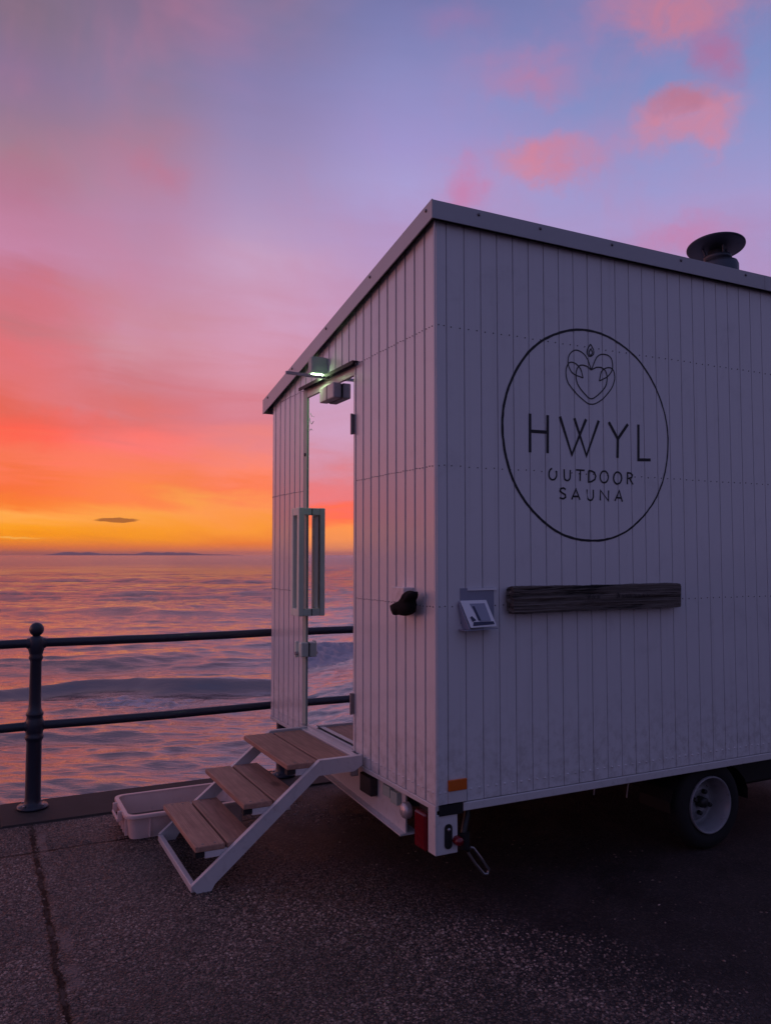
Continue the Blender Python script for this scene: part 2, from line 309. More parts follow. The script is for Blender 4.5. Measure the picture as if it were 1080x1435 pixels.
# ------------------------------------------------------------------ mesh helpers (u, v, z coordinates)
def rotm(ax, deg): return Matrix.Rotation(R(deg), 3, ax)
class MB:
    def __init__(s): s.v = []; s.f = []; s.mi = []; s.sm = []; s.mats = []
    def mid(s, m):
        if m not in s.mats: s.mats.append(m)
        return s.mats.index(m)
    def add(s, vs, fs, m, smooth=False):
        o = len(s.v); k = s.mid(m); s.v += [tuple(q) for q in vs]
        for f in fs: s.f.append(tuple(i + o for i in f)); s.mi.append(k); s.sm.append(smooth)
    def box(s, a, b, m, rot=None, bev=0.0):
        lo = [min(a[i], b[i]) for i in range(3)]; hi = [max(a[i], b[i]) for i in range(3)]
        c = Vector([(lo[i] + hi[i]) / 2 for i in range(3)]); h = [(hi[i] - lo[i]) / 2 for i in range(3)]
        e = min(bev, min(h) * .45)
        if e <= 0:
            vs = [Vector((sx * h[0], sy * h[1], sz * h[2])) for sx in (-1, 1) for sy in (-1, 1) for sz in (-1, 1)]
            fs = [(0, 1, 3, 2), (4, 6, 7, 5), (0, 4, 5, 1), (2, 3, 7, 6), (0, 2, 6, 4), (1, 5, 7, 3)]
        else:
            vs = []; idx = {}
            for sx in (-1, 1):
                for sy in (-1, 1):
                    for sz in (-1, 1):
                        for k in range(3):
                            q = [sx * h[0], sy * h[1], sz * h[2]]
                            for j in range(3):
                                if j != k: q[j] -= e * (sx, sy, sz)[j]
                            idx[(sx, sy, sz, k)] = len(vs); vs.append(Vector(q))
            fs = []
            for k in range(3):
                i, j = [(1, 2), (0, 2), (0, 1)][k]
                for sg in (-1, 1):
                    r = []
                    for si, sj in ((-1, -1), (1, -1), (1, 1), (-1, 1)):
                        q = [0, 0, 0]; q[k] = sg; q[i] = si; q[j] = sj; r.append(idx[(*q, k)])
                    fs.append(tuple(r))
                for si in (-1, 1):
                    for sj in (-1, 1):
                        r = []
                        for sk, kk in ((-1, i), (1, i), (1, j), (-1, j)):
                            q = [0, 0, 0]; q[k] = sk; q[i] = si; q[j] = sj; r.append(idx[(*q, kk)])
                        fs.append(tuple(r))
            for sx in (-1, 1):
                for sy in (-1, 1):
                    for sz in (-1, 1): fs.append(tuple(idx[(sx, sy, sz, k)] for k in range(3)))
        if rot is not None: vs = [rot @ q for q in vs]
        s.add([q + c for q in vs], fs, m)
    def prism(s, poly, d, m, smooth=False):          # poly: 3D points, d: extrusion vector
        n_ = len(poly); d = Vector(d); P = [Vector(q) for q in poly]
        vs = P + [q + d for q in P]
        fs = [tuple(range(n_ - 1, -1, -1)), tuple(range(n_, 2 * n_))] + [(i, (i + 1) % n_, n_ + (i + 1) % n_, n_ + i) for i in range(n_)]
        s.add(vs, fs, m)
    def tube(s, pts, r, m, seg=12, caps=True):
        P = [Vector(q) for q in pts]; rr = r if isinstance(r, (list, tuple)) else [r] * len(P)
        vs = []; fs = []; ref = None
        for i, q in enumerate(P):
            t = (P[min(i + 1, len(P) - 1)] - P[max(i - 1, 0)]).normalized()
            if ref is None: ref = t.orthogonal().normalized()
            ref = (ref - t * ref.dot(t)).normalized(); b_ = t.cross(ref)
            for k in range(seg):
                a = 2 * math.pi * k / seg; vs.append(q + (ref * math.cos(a) + b_ * math.sin(a)) * rr[i])
        for i in range(len(P) - 1):
            for k in range(seg): fs.append((i * seg + k, i * seg + (k + 1) % seg, (i + 1) * seg + (k + 1) % seg, (i + 1) * seg + k))
        s.add(vs, fs, m, True)
        if caps:
            for i in (0, len(P) - 1): s.add([vs[i * seg + k] for k in range(seg)], [tuple(range(seg))], m)
    def lathe(s, c, prof, m, seg=40, rot=None, closed=False, smooth=True):   # prof: (radius, height) round local z at c
        c = Vector(c); vs = []; fs = []
        for r_, h_ in prof:
            for k in range(seg):
                a = 2 * math.pi * k / seg; q = Vector((r_ * math.cos(a), r_ * math.sin(a), h_)); vs.append((rot @ q if rot is not None else q) + c)
        n_ = len(prof)
        for i in range(n_ - 1 + (1 if closed else 0)):
            j = (i + 1) % n_
            for k in range(seg): fs.append((i * seg + k, i * seg + (k + 1) % seg, j * seg + (k + 1) % seg, j * seg + k))
        s.add(vs, fs, m, smooth)
    def bar(s, a, b, wdt, hgt, m, up=(0, 0, 1)):     # rectangular bar from a to b
        a = Vector(a); b = Vector(b); t = (b - a).normalized(); sd_ = t.cross(Vector(up)).normalized(); u_ = sd_.cross(t)
        vs = [q + sd_ * (i * wdt / 2) + u_ * (j * hgt / 2) for q in (a, b) for i, j in ((-1, -1), (1, -1), (1, 1), (-1, 1))]
        s.add(vs, [(3, 2, 1, 0), (4, 5, 6, 7), (0, 1, 5, 4), (1, 2, 6, 5), (2, 3, 7, 6), (3, 0, 4, 7)], m)
    def build(s, name, parent=None, base=(0, 0, 0)):
        me = bpy.data.meshes.new(name); bz = getattr(parent, 'get', lambda *_: None)('_b') if parent else None
        b0 = BASE.get(parent.name) if parent else tuple(base)
        me.from_pydata([(q[0] - b0[0], q[1] - b0[1], q[2] - b0[2]) for q in s.v], [], s.f)
        for m in s.mats: me.materials.append(MATS[m])
        me.polygons.foreach_set('material_index', s.mi); me.polygons.foreach_set('use_smooth', s.sm)
        me.update()
        import bmesh
        bm = bmesh.new(); bm.from_mesh(me); bmesh.ops.recalc_face_normals(bm, faces=bm.faces); bm.to_mesh(me); bm.free()
        o = bpy.data.objects.new(name, me); sc.collection.objects.link(o)
        if parent: o.parent = parent
        else: o.location = W(*b0); o.rotation_euler = (0, 0, ANG)
        BASE[o.name] = b0
        return o
BASE = {}
def tag(o, label=None, cat=None, group=None, kind=None):
    for k, v in (('label', label), ('category', cat), ('group', group), ('kind', kind)):
        if v: o[k] = v
    return o
def thing(name, u, v, z, label, cat, group=None):
    o = bpy.data.objects.new(name, None); sc.collection.objects.link(o); o.empty_display_size = .1
    o.location = W(u, v, z); o.rotation_euler = (0, 0, ANG); BASE[o.name] = (u, v, z)
    return tag(o, label, cat, group)
LOGO = [('letter',0.016,[[(0.533,2.289),(0.531,2.099)],[(0.64,2.29),(0.637,2.101)],[(0.532,2.203),(0.638,2.205)]]),('letter',0.016,[[(0.716,2.289),(0.788,2.102),(0.882,2.288)],[(0.807,2.288),(0.882,2.102),(0.965,2.287)]]),('letter',0.016,[[(1.032,2.285),(1.091,2.201),(1.087,2.102)],[(1.161,2.283),(1.091,2.201)]]),('letter',0.016,[[(1.235,2.287),(1.231,2.1),(1.317,2.104)]]),('letter',0.0085,[[(0.687,2.016),(0.69,2.01),(0.691,2.002),(0.691,1.994),(0.689,1.987),(0.685,1.981),(0.68,1.975),(0.674,1.972),(0.667,1.971),(0.661,1.971),(0.655,1.974),(0.65,1.978),(0.646,1.984),(0.644,1.991),(0.644,1.999),(0.645,2.007),(0.648,2.014),(0.652,2.02),(0.657,2.024),(0.664,2.027)]]),('letter',0.0085,[[(0.738,2.027),(0.739,1.988),(0.739,1.988),(0.74,1.98),(0.745,1.974),(0.753,1.971),(0.761,1.971),(0.768,1.975),(0.774,1.982),(0.776,1.99),(0.777,2.025)]]),('letter',0.0085,[[(0.813,2.027),(0.868,2.027)],[(0.841,2.027),(0.838,1.972)]]),('letter',0.0085,[[(0.894,2.027),(0.893,1.969),(0.912,1.972),(0.934,1.984),(0.94,2.001),(0.932,2.019),(0.914,2.026),(0.894,2.027)]]),('letter',0.0085,[[(0.997,2.03),(1.005,2.029),(1.013,2.024),(1.019,2.017),(1.023,2.008),(1.023,1.998),(1.021,1.989),(1.016,1.98),(1.009,1.974),(1.0,1.97),(0.991,1.97),(0.983,1.972),(0.976,1.978),(0.971,1.986),(0.969,1.996),(0.97,2.006),(0.974,2.015),(0.98,2.023),(0.988,2.028),(0.997,2.03)]]),('letter',0.0085,[[(1.086,2.029),(1.095,2.027),(1.103,2.023),(1.109,2.016),(1.112,2.007),(1.113,1.997),(1.11,1.987),(1.105,1.978),(1.098,1.971),(1.089,1.968),(1.08,1.967),(1.072,1.97),(1.065,1.976),(1.06,1.984),(1.058,1.994),(1.059,2.004),(1.063,2.014),(1.069,2.021),(1.077,2.027),(1.086,2.029)]]),('letter',0.0085,[[(1.151,1.968),(1.153,2.028),(1.174,2.027),(1.187,2.018),(1.182,2.005),(1.155,1.998)],[(1.167,1.999),(1.19,1.968)]]),('letter',0.0085,[[(0.746,1.926),(0.732,1.933),(0.715,1.929),(0.711,1.916),(0.725,1.908),(0.743,1.9),(0.745,1.887),(0.731,1.879),(0.708,1.883)]]),('letter',0.0085,[[(0.783,1.877),(0.811,1.931),(0.836,1.877)],[(0.792,1.893),(0.827,1.894)]]),('letter',0.0085,[[(0.882,1.931),(0.884,1.894),(0.884,1.895),(0.886,1.887),(0.891,1.88),(0.899,1.877),(0.907,1.877),(0.915,1.881),(0.92,1.888),(0.923,1.896),(0.923,1.931)]]),('letter',0.0085,[[(0.968,1.878),(0.97,1.93),(1.022,1.878),(1.024,1.931)]]),('letter',0.0085,[[(1.065,1.879),(1.095,1.933),(1.115,1.876)],[(1.075,1.896),(1.108,1.895)]]),('heart',0.006,[[(0.922,2.546),(0.916,2.558),(0.91,2.571),(0.905,2.583),(0.899,2.595),(0.892,2.605),(0.884,2.614),(0.875,2.621),(0.865,2.627),(0.854,2.631),(0.843,2.635),(0.832,2.636),(0.823,2.636),(0.814,2.634),(0.805,2.63),(0.798,2.625),(0.79,2.619),(0.784,2.612),(0.779,2.605),(0.776,2.598),(0.773,2.59),(0.772,2.582),(0.771,2.573),(0.771,2.565),(0.773,2.557),(0.775,2.549),(0.778,2.542),(0.783,2.534),(0.788,2.527),(0.794,2.52),(0.802,2.515),(0.81,2.511),(0.821,2.507),(0.832,2.505),(0.844,2.503),(0.855,2.501),(0.867,2.498)],[(0.867,2.498),(0.864,2.506),(0.862,2.514),(0.859,2.522),(0.857,2.53),(0.854,2.537),(0.85,2.544),(0.845,2.549),(0.839,2.554),(0.833,2.559),(0.827,2.563),(0.821,2.566),(0.814,2.568),(0.808,2.57),(0.801,2.571),(0.794,2.571),(0.788,2.57),(0.782,2.568),(0.776,2.565),(0.772,2.56),(0.767,2.553),(0.764,2.546),(0.76,2.537),(0.758,2.528),(0.757,2.52),(0.757,2.511),(0.758,2.502),(0.759,2.493),(0.762,2.483),(0.765,2.474),(0.77,2.465),(0.776,2.456),(0.784,2.448),(0.793,2.439),(0.802,2.431),(0.812,2.423),(0.821,2.415),(0.832,2.407),(0.843,2.399),(0.855,2.392),(0.866,2.385),(0.877,2.379),(0.886,2.374),(0.894,2.371),(0.899,2.369),(0.904,2.368),(0.909,2.367),(0.914,2.368),(0.919,2.368),(0.925,2.368),(0.93,2.369),(0.936,2.37),(0.942,2.372),(0.949,2.375),(0.955,2.378),(0.963,2.382),(0.971,2.386),(0.979,2.392),(0.988,2.397),(0.997,2.404),(1.005,2.411),(1.014,2.419),(1.023,2.428),(1.032,2.437),(1.041,2.447),(1.049,2.456),(1.056,2.466),(1.062,2.475),(1.066,2.484),(1.07,2.493),(1.073,2.502),(1.076,2.511),(1.077,2.519),(1.077,2.527),(1.076,2.535),(1.075,2.543),(1.072,2.55),(1.069,2.557),(1.065,2.561),(1.061,2.565),(1.056,2.567),(1.05,2.569),(1.043,2.569),(1.037,2.569),(1.03,2.568),(1.024,2.566),(1.017,2.564),(1.009,2.56),(1.002,2.556),(0.996,2.552),(0.99,2.546),(0.986,2.539),(0.983,2.531),(0.981,2.522),(0.978,2.512),(0.976,2.502),(0.973,2.493)],[(0.973,2.493),(0.984,2.498),(0.994,2.503),(1.004,2.508),(1.015,2.513),(1.024,2.518),(1.032,2.524),(1.039,2.531),(1.046,2.538),(1.052,2.546),(1.057,2.554),(1.061,2.563),(1.063,2.571),(1.064,2.58),(1.064,2.589),(1.062,2.599),(1.06,2.608),(1.056,2.617),(1.051,2.623),(1.045,2.628),(1.038,2.631),(1.029,2.634),(1.019,2.635),(1.01,2.635),(1.002,2.635),(0.994,2.634),(0.986,2.632),(0.979,2.629),(0.971,2.625),(0.964,2.619),(0.957,2.613),(0.951,2.604),(0.945,2.594),(0.939,2.582),(0.933,2.57),(0.928,2.558),(0.922,2.546)],[(0.919,2.544),(0.915,2.547),(0.91,2.551),(0.905,2.554),(0.901,2.557),(0.895,2.559),(0.89,2.561),(0.883,2.562),(0.875,2.563),(0.867,2.564),(0.859,2.563),(0.851,2.562),(0.845,2.559),(0.84,2.555),(0.835,2.55),(0.83,2.544),(0.827,2.537),(0.824,2.53),(0.822,2.522),(0.821,2.513),(0.821,2.504),(0.821,2.494),(0.823,2.484),(0.826,2.475),(0.829,2.466),(0.834,2.458),(0.841,2.449),(0.848,2.441),(0.856,2.434),(0.864,2.427),(0.871,2.421),(0.879,2.415),(0.887,2.409),(0.894,2.403),(0.902,2.399),(0.911,2.396),(0.919,2.396),(0.929,2.398),(0.939,2.403),(0.949,2.41),(0.96,2.417),(0.97,2.425),(0.978,2.432),(0.986,2.439),(0.994,2.446),(1.001,2.453),(1.007,2.46),(1.012,2.467),(1.016,2.474),(1.02,2.482),(1.022,2.491),(1.024,2.499),(1.025,2.508),(1.025,2.516),(1.025,2.523),(1.023,2.53),(1.021,2.537),(1.018,2.543),(1.015,2.549),(1.01,2.553),(1.005,2.557),(1.0,2.56),(0.993,2.562),(0.986,2.564),(0.979,2.564),(0.971,2.564),(0.964,2.563),(0.956,2.562),(0.949,2.559),(0.942,2.555),(0.934,2.552),(0.927,2.548),(0.919,2.544)]]),('flame',0.006,[[(0.918,2.678),(0.914,2.673),(0.91,2.667),(0.906,2.662),(0.903,2.657),(0.899,2.652),(0.897,2.647),(0.896,2.642),(0.895,2.638),(0.894,2.634),(0.895,2.63),(0.895,2.627),(0.897,2.624),(0.899,2.621),(0.902,2.619),(0.905,2.616),(0.909,2.615),(0.912,2.614),(0.916,2.614),(0.919,2.615),(0.923,2.616),(0.927,2.619),(0.931,2.622),(0.934,2.625),(0.937,2.628),(0.938,2.632),(0.939,2.635),(0.939,2.639),(0.939,2.643),(0.938,2.647),(0.937,2.652),(0.935,2.656),(0.932,2.66),(0.929,2.665),(0.925,2.669),(0.922,2.674),(0.918,2.678)],[(0.919,2.654),(0.917,2.651),(0.914,2.647),(0.912,2.643),(0.91,2.639),(0.908,2.636),(0.908,2.633),(0.908,2.63),(0.909,2.627),(0.911,2.624),(0.913,2.622),(0.915,2.621),(0.917,2.62),(0.919,2.621),(0.922,2.623),(0.925,2.626),(0.927,2.629),(0.929,2.632),(0.93,2.635),(0.929,2.638),(0.928,2.641),(0.926,2.645),(0.923,2.648),(0.921,2.651),(0.919,2.654)]])]
# ================================================================== the setting
# ground: one paving sheet from far inland to the sea wall
VE = 2.63
g = MB()
us = [-400, -60, -12, -3, 3, 12, 60, 400]; vs_ = [-400, -60, -12, -3, 2.14]
for i in range(len(us) - 1):
    for j in range(len(vs_) - 1):
        g.add([(us[i], vs_[j], 0), (us[i + 1], vs_[j], 0), (us[i + 1], vs_[j + 1], 0), (us[i], vs_[j + 1], 0)], [(0, 1, 2, 3)], 'aggregate_paving')
go = g.build('ground'); tag(go, 'dark exposed aggregate promenade paving with a worn joint', None, kind='structure')
c = MB()
edges = [-400] + [(-13.3 + k * 2.9) for k in range(0, 12)] + [400]
for a_, b_ in zip(edges[:-1], edges[1:]):
    c.box((a_ + .004, 2.14, -.35), (b_ - .004, VE, .010), 'coping_concrete', bev=.012)
tag(c.build('coping_kerb'), 'smooth dark concrete coping along the promenade edge', None, kind='structure')
s = MB(); s.box((-400, 2.02, -5), (400, 2.60, -.352), 'coping_concrete')
tag(s.build('sea_wall'), 'concrete sea wall below the promenade edge', None, kind='structure')

# pebbles standing proud of the worn paving, one mesh
NP = 88000
pu = rng.uniform(-2.15, 1.5, NP); pv = rng.uniform(-1.15, 2.12, NP)
lo = pu + .35 * pv + .35 * np.sin(pu * 3.1 + pv * 2.3) + .2 * np.sin(pv * 7 + pu * 4)
keep = rng.random(NP) > np.clip((lo + .45) / .95, 0, .985)
keep &= ~((np.abs(pu + 1.535 + .010 * np.sin(pv * 5) + .008 * np.sin(pv * 23 + 1)) < .013 + .012 * rng.random(NP))); keep &= ~((np.abs(pv - 1.64) < .012) & (pu < -.2)); keep &= ~((np.abs(pu + 1.49) < .022) & (np.sin(pv * 4.2) > .3))
pu, pv = pu[keep], pv[keep]; NP = len(pu)
pr = rng.uniform(.0038, .0088, NP); asp = rng.uniform(.55, 1, NP); an = rng.uniform(0, 6.283, NP); ph_ = rng.uniform(.25, .6, NP) * pr
pv3 = np.zeros((NP, 7, 3)); 
for k in range(6):
    rr = pr * (1 + rng.uniform(-.25, .25, NP)); a = k * math.pi / 3
    x_, y_ = rr * math.cos(a), rr * math.sin(a) * asp
    pv3[:, k, 0] = pu + x_ * np.cos(an) - y_ * np.sin(an); pv3[:, k, 1] = pv + x_ * np.sin(an) + y_ * np.cos(an); pv3[:, k, 2] = -.0005
pv3[:, 6, 0] = pu + rng.uniform(-.3, .3, NP) * pr; pv3[:, 6, 1] = pv + rng.uniform(-.3, .3, NP) * pr; pv3[:, 6, 2] = ph_ * 1.2
tri = np.array([(k, (k + 1) % 6, 6) for k in range(6)]); fcs = (tri[None] + (np.arange(NP) * 7)[:, None, None]).reshape(-1, 3)
me = bpy.data.meshes.new('exposed_pebbles'); me.vertices.add(NP * 7); me.vertices.foreach_set('co', pv3.ravel())
me.loops.add(fcs.size); me.polygons.add(len(fcs)); me.loops.foreach_set('vertex_index', fcs.ravel().astype(np.int32)); me.polygons.foreach_set('loop_start', np.arange(0, fcs.size, 3, dtype=np.int32))
me.update(calc_edges=True)
ca = me.attributes.new('tone', 'FLOAT', 'FACE'); ca.data.foreach_set('value', np.repeat(rng.random(NP) ** 1.6, 6).astype(np.float32))
pm = bpy.data.materials.new('pebble'); pm.use_nodes = True; n = NT(pm.node_tree); p = [q for q in pm.node_tree.nodes if q.type == 'BSDF_PRINCIPLED'][0]
ta = n.n('ShaderNodeAttribute', attribute_name='tone').outputs['Fac']
big_ = n.noise(n.n('ShaderNodeTexCoord').outputs['Object'], 1.3, 5, .6); bf = n.ss(big_, .3, .68, .32, 1.3)
n.put(p.inputs['Base Color'], n.mix(1.0, n.ramp(ta, [(0, (.05, .030, .024, 1)), (.4, (.16, .10, .078, 1)), (.8, (.30, .195, .155, 1)), (1, (.44, .32, .26, 1))]), n.xyz(bf, bf, bf), 'MULTIPLY'))
n.put(p.inputs['Roughness'], n.m('ADD', .20, n.m('MULTIPLY', ta, .3)))
me.materials.append(pm); o = bpy.data.objects.new('exposed_pebbles', me); sc.collection.objects.link(o); o.location = W(0, 0); o.rotation_euler = (0, 0, ANG)
tag(o, 'coarse brown pebbles set in the promenade paving', None, kind='stuff')

# sea: displaced mesh, rows widening with distance
SEA = -2.2
def wave_field(X, Y, cell):
    Z = np.zeros_like(X); DX = np.zeros_like(X); DY = np.zeros_like(X)
    for i in range(120):
        L = .20 * (1.0425 ** i) * (1 + .1 * rng.random())            # 0.2 .. 28 m
        th = rng.normal(0, .46 if L < 1.5 else .36 if L < 6 else .22) - math.pi / 2
        sl_ = .029 if L < .9 else .020 if L < 2.5 else .0155 if L < 5 else .0085
        k = 2 * math.pi / L; A = sl_ * L / 2 / math.pi
        ph = rng.random() * 6.283; kx, ky = k * math.cos(th), k * math.sin(th)
        fade = np.clip((L / cell - 2.6) / 2.5, 0, 1)
        if fade.max() <= 0: continue
        a = kx * X + ky * Y + ph; ca_ = np.cos(a)
        Z += fade * A * np.sin(a); DX += fade * A * .9 * math.cos(th) * ca_; DY += fade * A * .9 * math.sin(th) * ca_
    return Z, DX, DY
def smooth(a, b, x): t = np.clip((x - a) / (b - a), 0, 1); return t * t * (3 - 2 * t)
ys = [3.5]
while ys[-1] < 24000: ys.append(ys[-1] + max(.035, ys[-1] * (.0042 if ys[-1] < 160 else .012)))
ys = np.array(ys); ncol = 820
ts = np.linspace(-1.7, 1.05, ncol)
X = ys[:, None] * ts[None, :] ; Y = np.repeat(ys[:, None], ncol, 1)
cell = np.maximum(np.repeat((np.where(ys < 160, ys * .0042, ys * .012))[:, None], ncol, 1), .045)
# widen the first rows so that the strip under the wall is covered
X = X * 1.0 + np.sign(ts)[None, :] * np.abs(ts)[None, :] * 6
Z, DX, DY = wave_field(X, Y, cell)
foam = np.zeros_like(Z)
ws = .6 * np.sin(X * .23 + 1.3) + .35 * np.sin(X * .61 + .4) + .2 * np.sin(X * 1.37)
def crest(y0, h, front, back, xa, xb, fo=0.0, fx=(0, 0)):
    """a swell standing at y0 with a steep face towards the wall"""
    yc = y0 + ws; q = Y - yc
    env = smooth(xa, xa + 5, X) * (1 - smooth(xb - 5, xb, X)) * (.8 + .25 * np.sin(X * .5 + y0))
    prof = np.where(q < 0, np.exp(-(q / front) ** 2), np.exp(-(q / back) ** 2))
    f = np.zeros_like(X)
    if fo:
        m = smooth(fx[0], fx[0] + 3, X) * (1 - smooth(fx[1] - 3, fx[1], X))
        f = fo * m * np.where(q < 0, np.exp(-((q + .5) / 1.5) ** 2), np.exp(-(q / .45) ** 2))
    return h * env * prof, f
for args in [(23.2, .34, .42, 2.0, -60, 60, .0), (22.6, .30, .7, 1.6, -60, -12, 1.1, (-60, -14.5)), (34, .22, 1.2, 3.0, -12, 0), (29.5, .12, .8, 2.0, -14, -2), (54, .42, 2.0, 6, -32, 4), (29, .14, .7, 2, -20, -6), (17.5, .10, .6, 1.4, -30, 20), (76, .35, 3, 6, -60, 40), (120, .4, 4, 9, -90, 90)]:
    z_, f_ = crest(*args); Z += z_; foam = np.maximum(foam, f_)
# broken white wash trailing in front of the crest
q = Y - (23.2 + ws)
foam = np.maximum(foam, .66 * np.exp(-((q + 1.9) / 1.2) ** 2) * smooth(-30, -20, X) * (.55 + .45 * np.sin(X * .8 + .5)))
lump = np.zeros_like(X)
for i in range(26):
    kx, ky = rng.normal(0, 5.5), rng.normal(0, 5.5); lump += np.abs(np.sin(kx * X + ky * Y + rng.random() * 6.3)) * 1.4 / 26 ** .5 * rng.normal(0, 1)
Z += np.where(foam > .35, (foam - .35) * .5, 0) * (.25 + .55 * lump)
P = np.stack([X + DX * .8, Y + DY * .8, SEA + Z], -1).reshape(-1, 3)
nr = len(ys); idx = np.arange(nr * ncol).reshape(nr, ncol)
fc = np.stack([idx[:-1, :-1], idx[:-1, 1:], idx[1:, 1:], idx[1:, :-1]], -1).reshape(-1, 4)
# leave out the part that would lie inside the sea wall
vv = (P[:, 0] - OX) * AV.x + (P[:, 1] - OY) * AV.y
fc = fc[(vv[fc] > 2.3).all(1)]
me = bpy.data.meshes.new('sea'); me.vertices.add(len(P)); me.vertices.foreach_set('co', P.ravel())
me.loops.add(fc.size); me.polygons.add(len(fc)); me.loops.foreach_set('vertex_index', fc.ravel().astype(np.int32))
me.polygons.foreach_set('loop_start', np.arange(0, fc.size, 4, dtype=np.int32)); me.polygons.foreach_set('use_smooth', np.ones(len(fc), bool))
me.update(calc_edges=True); me.validate()
fa = me.attributes.new('foam', 'FLOAT', 'POINT'); fa.data.foreach_set('value', foam.ravel().astype(np.float32))
me.materials.append(MATS['sea_water'])
sea = bpy.data.objects.new('sea', me); sc.collection.objects.link(sea); tag(sea, 'rippled sunset sea with low swells', None, kind='structure')

# low headlands on the horizon
def headland(xa, xb, hpx, seed):
    D = 15000.0; r2 = np.random.default_rng(seed); n_ = 60
    f0 = (xa - 540) / F * D; f1 = (xb - 540) / F * D
    hs = []
    for i in range(n_):
        t = i / (n_ - 1); e = min(1, t * 5, (1 - t) * 4); hs.append(e)
    h = np.array(hs); nz = np.convolve(r2.normal(0, 1, n_ + 8), np.ones(9) / 9, 'valid'); h = np.maximum(h * (1 + .35 * nz), 0) * hpx / F * D
    vs, fs = [], []
    for i in range(n_):
        x = f0 + (f1 - f0) * i / (n_ - 1)
        for dy, k in ((-700, 0), (-350, .55), (0, 1), (500, .7), (1200, 0)): vs.append((x, D + dy, SEA - 1 + h[i] * k))
    for i in range(n_ - 1):
        for j in range(4): fs.append((i * 5 + j, i * 5 + 5 + j, i * 5 + 6 + j, i * 5 + 1 + j))
    return vs, fs
me = bpy.data.meshes.new('headlands'); V_, F_ = [], []
for xa, xb, hp, sd_ in ((72, 142, 4.2, 3), (138, 190, 2.6, 5), (184, 290, 4.4, 8), (280, 330, 1.4, 9)):
    v1, f1 = headland(xa, xb, hp, sd_); o_ = len(V_); V_ += v1; F_ += [tuple(i + o_ for i in f) for f in f1]
me.from_pydata(V_, [], F_); me.materials.append(MATS['hill']); me.update()
ho = bpy.data.objects.new('hills', me); sc.collection.objects.link(ho); tag(ho, 'low hazy headlands on the sea horizon', None, kind='structure')

# evening sea haze: one closed box of thin even air round everything
me = bpy.data.meshes.new('haze'); hx, hy0, hy1, hz0, hz1 = 22000, -2500, 26500, -6.5, 100
hv = [(x, y, z) for x in (-hx, hx) for y in (hy0, hy1) for z in (hz0, hz1)]
me.from_pydata(hv, [], [(0, 1, 3, 2), (4, 6, 7, 5), (0, 4, 5, 1), (2, 3, 7, 6), (0, 2, 6, 4), (1, 5, 7, 3)])
hm = bpy.data.materials.new('haze_air'); hm.use_nodes = True; hm.node_tree.nodes.clear()
n = NT(hm.node_tree); pv = n.n('ShaderNodeVolumePrincipled'); pv.inputs['Color'].default_value = (.95, .86, .88, 1); pv.inputs['Density'].default_value = HAZE
n.nt.links.new(pv.outputs[0], n.n('ShaderNodeOutputMaterial').inputs['Volume'])
me.materials.append(hm); hz = bpy.data.objects.new('haze', me); sc.collection.objects.link(hz); tag(hz, 'thin evening haze over the sea', None, kind='stuff')

# ================================================================== railing
rail = thing('railing', -1.5, 2.45, .01, 'dark blue cast iron promenade railing with ball topped post and two rails', 'railing')
RV = 2.45
PU = [-1.505 + 1.655 * k for k in range(-2, 5)]
proto = None
for k, pu in enumerate(PU):
    if proto is None:
        m = MB(); pc = (pu, RV, 0)
        prof = [(0, .012), (.092, .012), (.095, .020), (.088, .030), (.055, .038), (.050, .05), (.047, .08), (.0455, .42), (.050, .435), (.056, .445), (.056, .458), (.050, .468), (.052, .485), (.056, .50), (.056, .545), (.050, .562), (.047, .58), (.052, .59), (.053, .60), (.046, .612), (.039, .63), (.0365, .66), (.034, .925), (.040, .94), (.044, .95), (.038, .965), (.043, .985), (.048, 1.0), (.050, 1.04), (.048, 1.062), (.040, 1.078), (.024, 1.086), (.022, 1.092)]
        for i in range(11):
            a = -math.pi / 2 + (i + 1) * math.pi / 12 + .1
            prof.append((.0445 * math.cos(a), 1.128 + .0445 * math.sin(a)))
        prof.append((0, 1.1725))
        m.lathe((pu, RV, 0), prof, 'rail_paint', seg=28)
        for a in (45, 135, 225, 315):
            m.lathe((pu + .074 * math.cos(R(a)), RV + .074 * math.sin(R(a)), .02), [(.011, 0), (.011, .020), (.006, .022), (0, .022)], 'steel', seg=6, smooth=False)
        for z_ in (.522, 1.04):
            m.lathe((pu - .062, RV, z_), [(.024, 0), (.034, .01), (.036, .05), (.036, .074), (.034, .114), (.024, .124)], 'rail_paint', seg=18, rot=rotm('Y', 90))
        p0 = m.build('post', rail); proto = p0; p0u = pu
    else:
        o = proto.copy(); sc.collection.objects.link(o); o.parent = rail; o.location = (pu - p0u, 0, 0)
for z_, r_ in ((1.042, .028), (.522, .028)):
    m = MB()
    for a_, b_ in zip(PU[:-1], PU[1:]):
        m.tube([(a_ - .02 if a_ == PU[0] else a_ + .02, RV, z_)] + [(a_ + (b_ - a_) * t, RV, z_ - .006 * math.sin(math.pi * t)) for t in (.2, .5, .8)] + [(b_ - .02, RV, z_)], r_, 'rail_paint', seg=16)
    m.build('rail', rail)

# ================================================================== sauna trailer
TW = 2.285; TL = 3.62; ZB = .484
def zt(v): return 3.155 - .207 * v
tr = thing('sauna_trailer', 0, 0, 0, 'white ribbed sauna trailer with mirrored glass door and round black logo', 'trailer')
PIT = .0963; GR = .0115; DO0, DO1 = .893, 1.612; DZ0, DZ1 = .535, 2.602
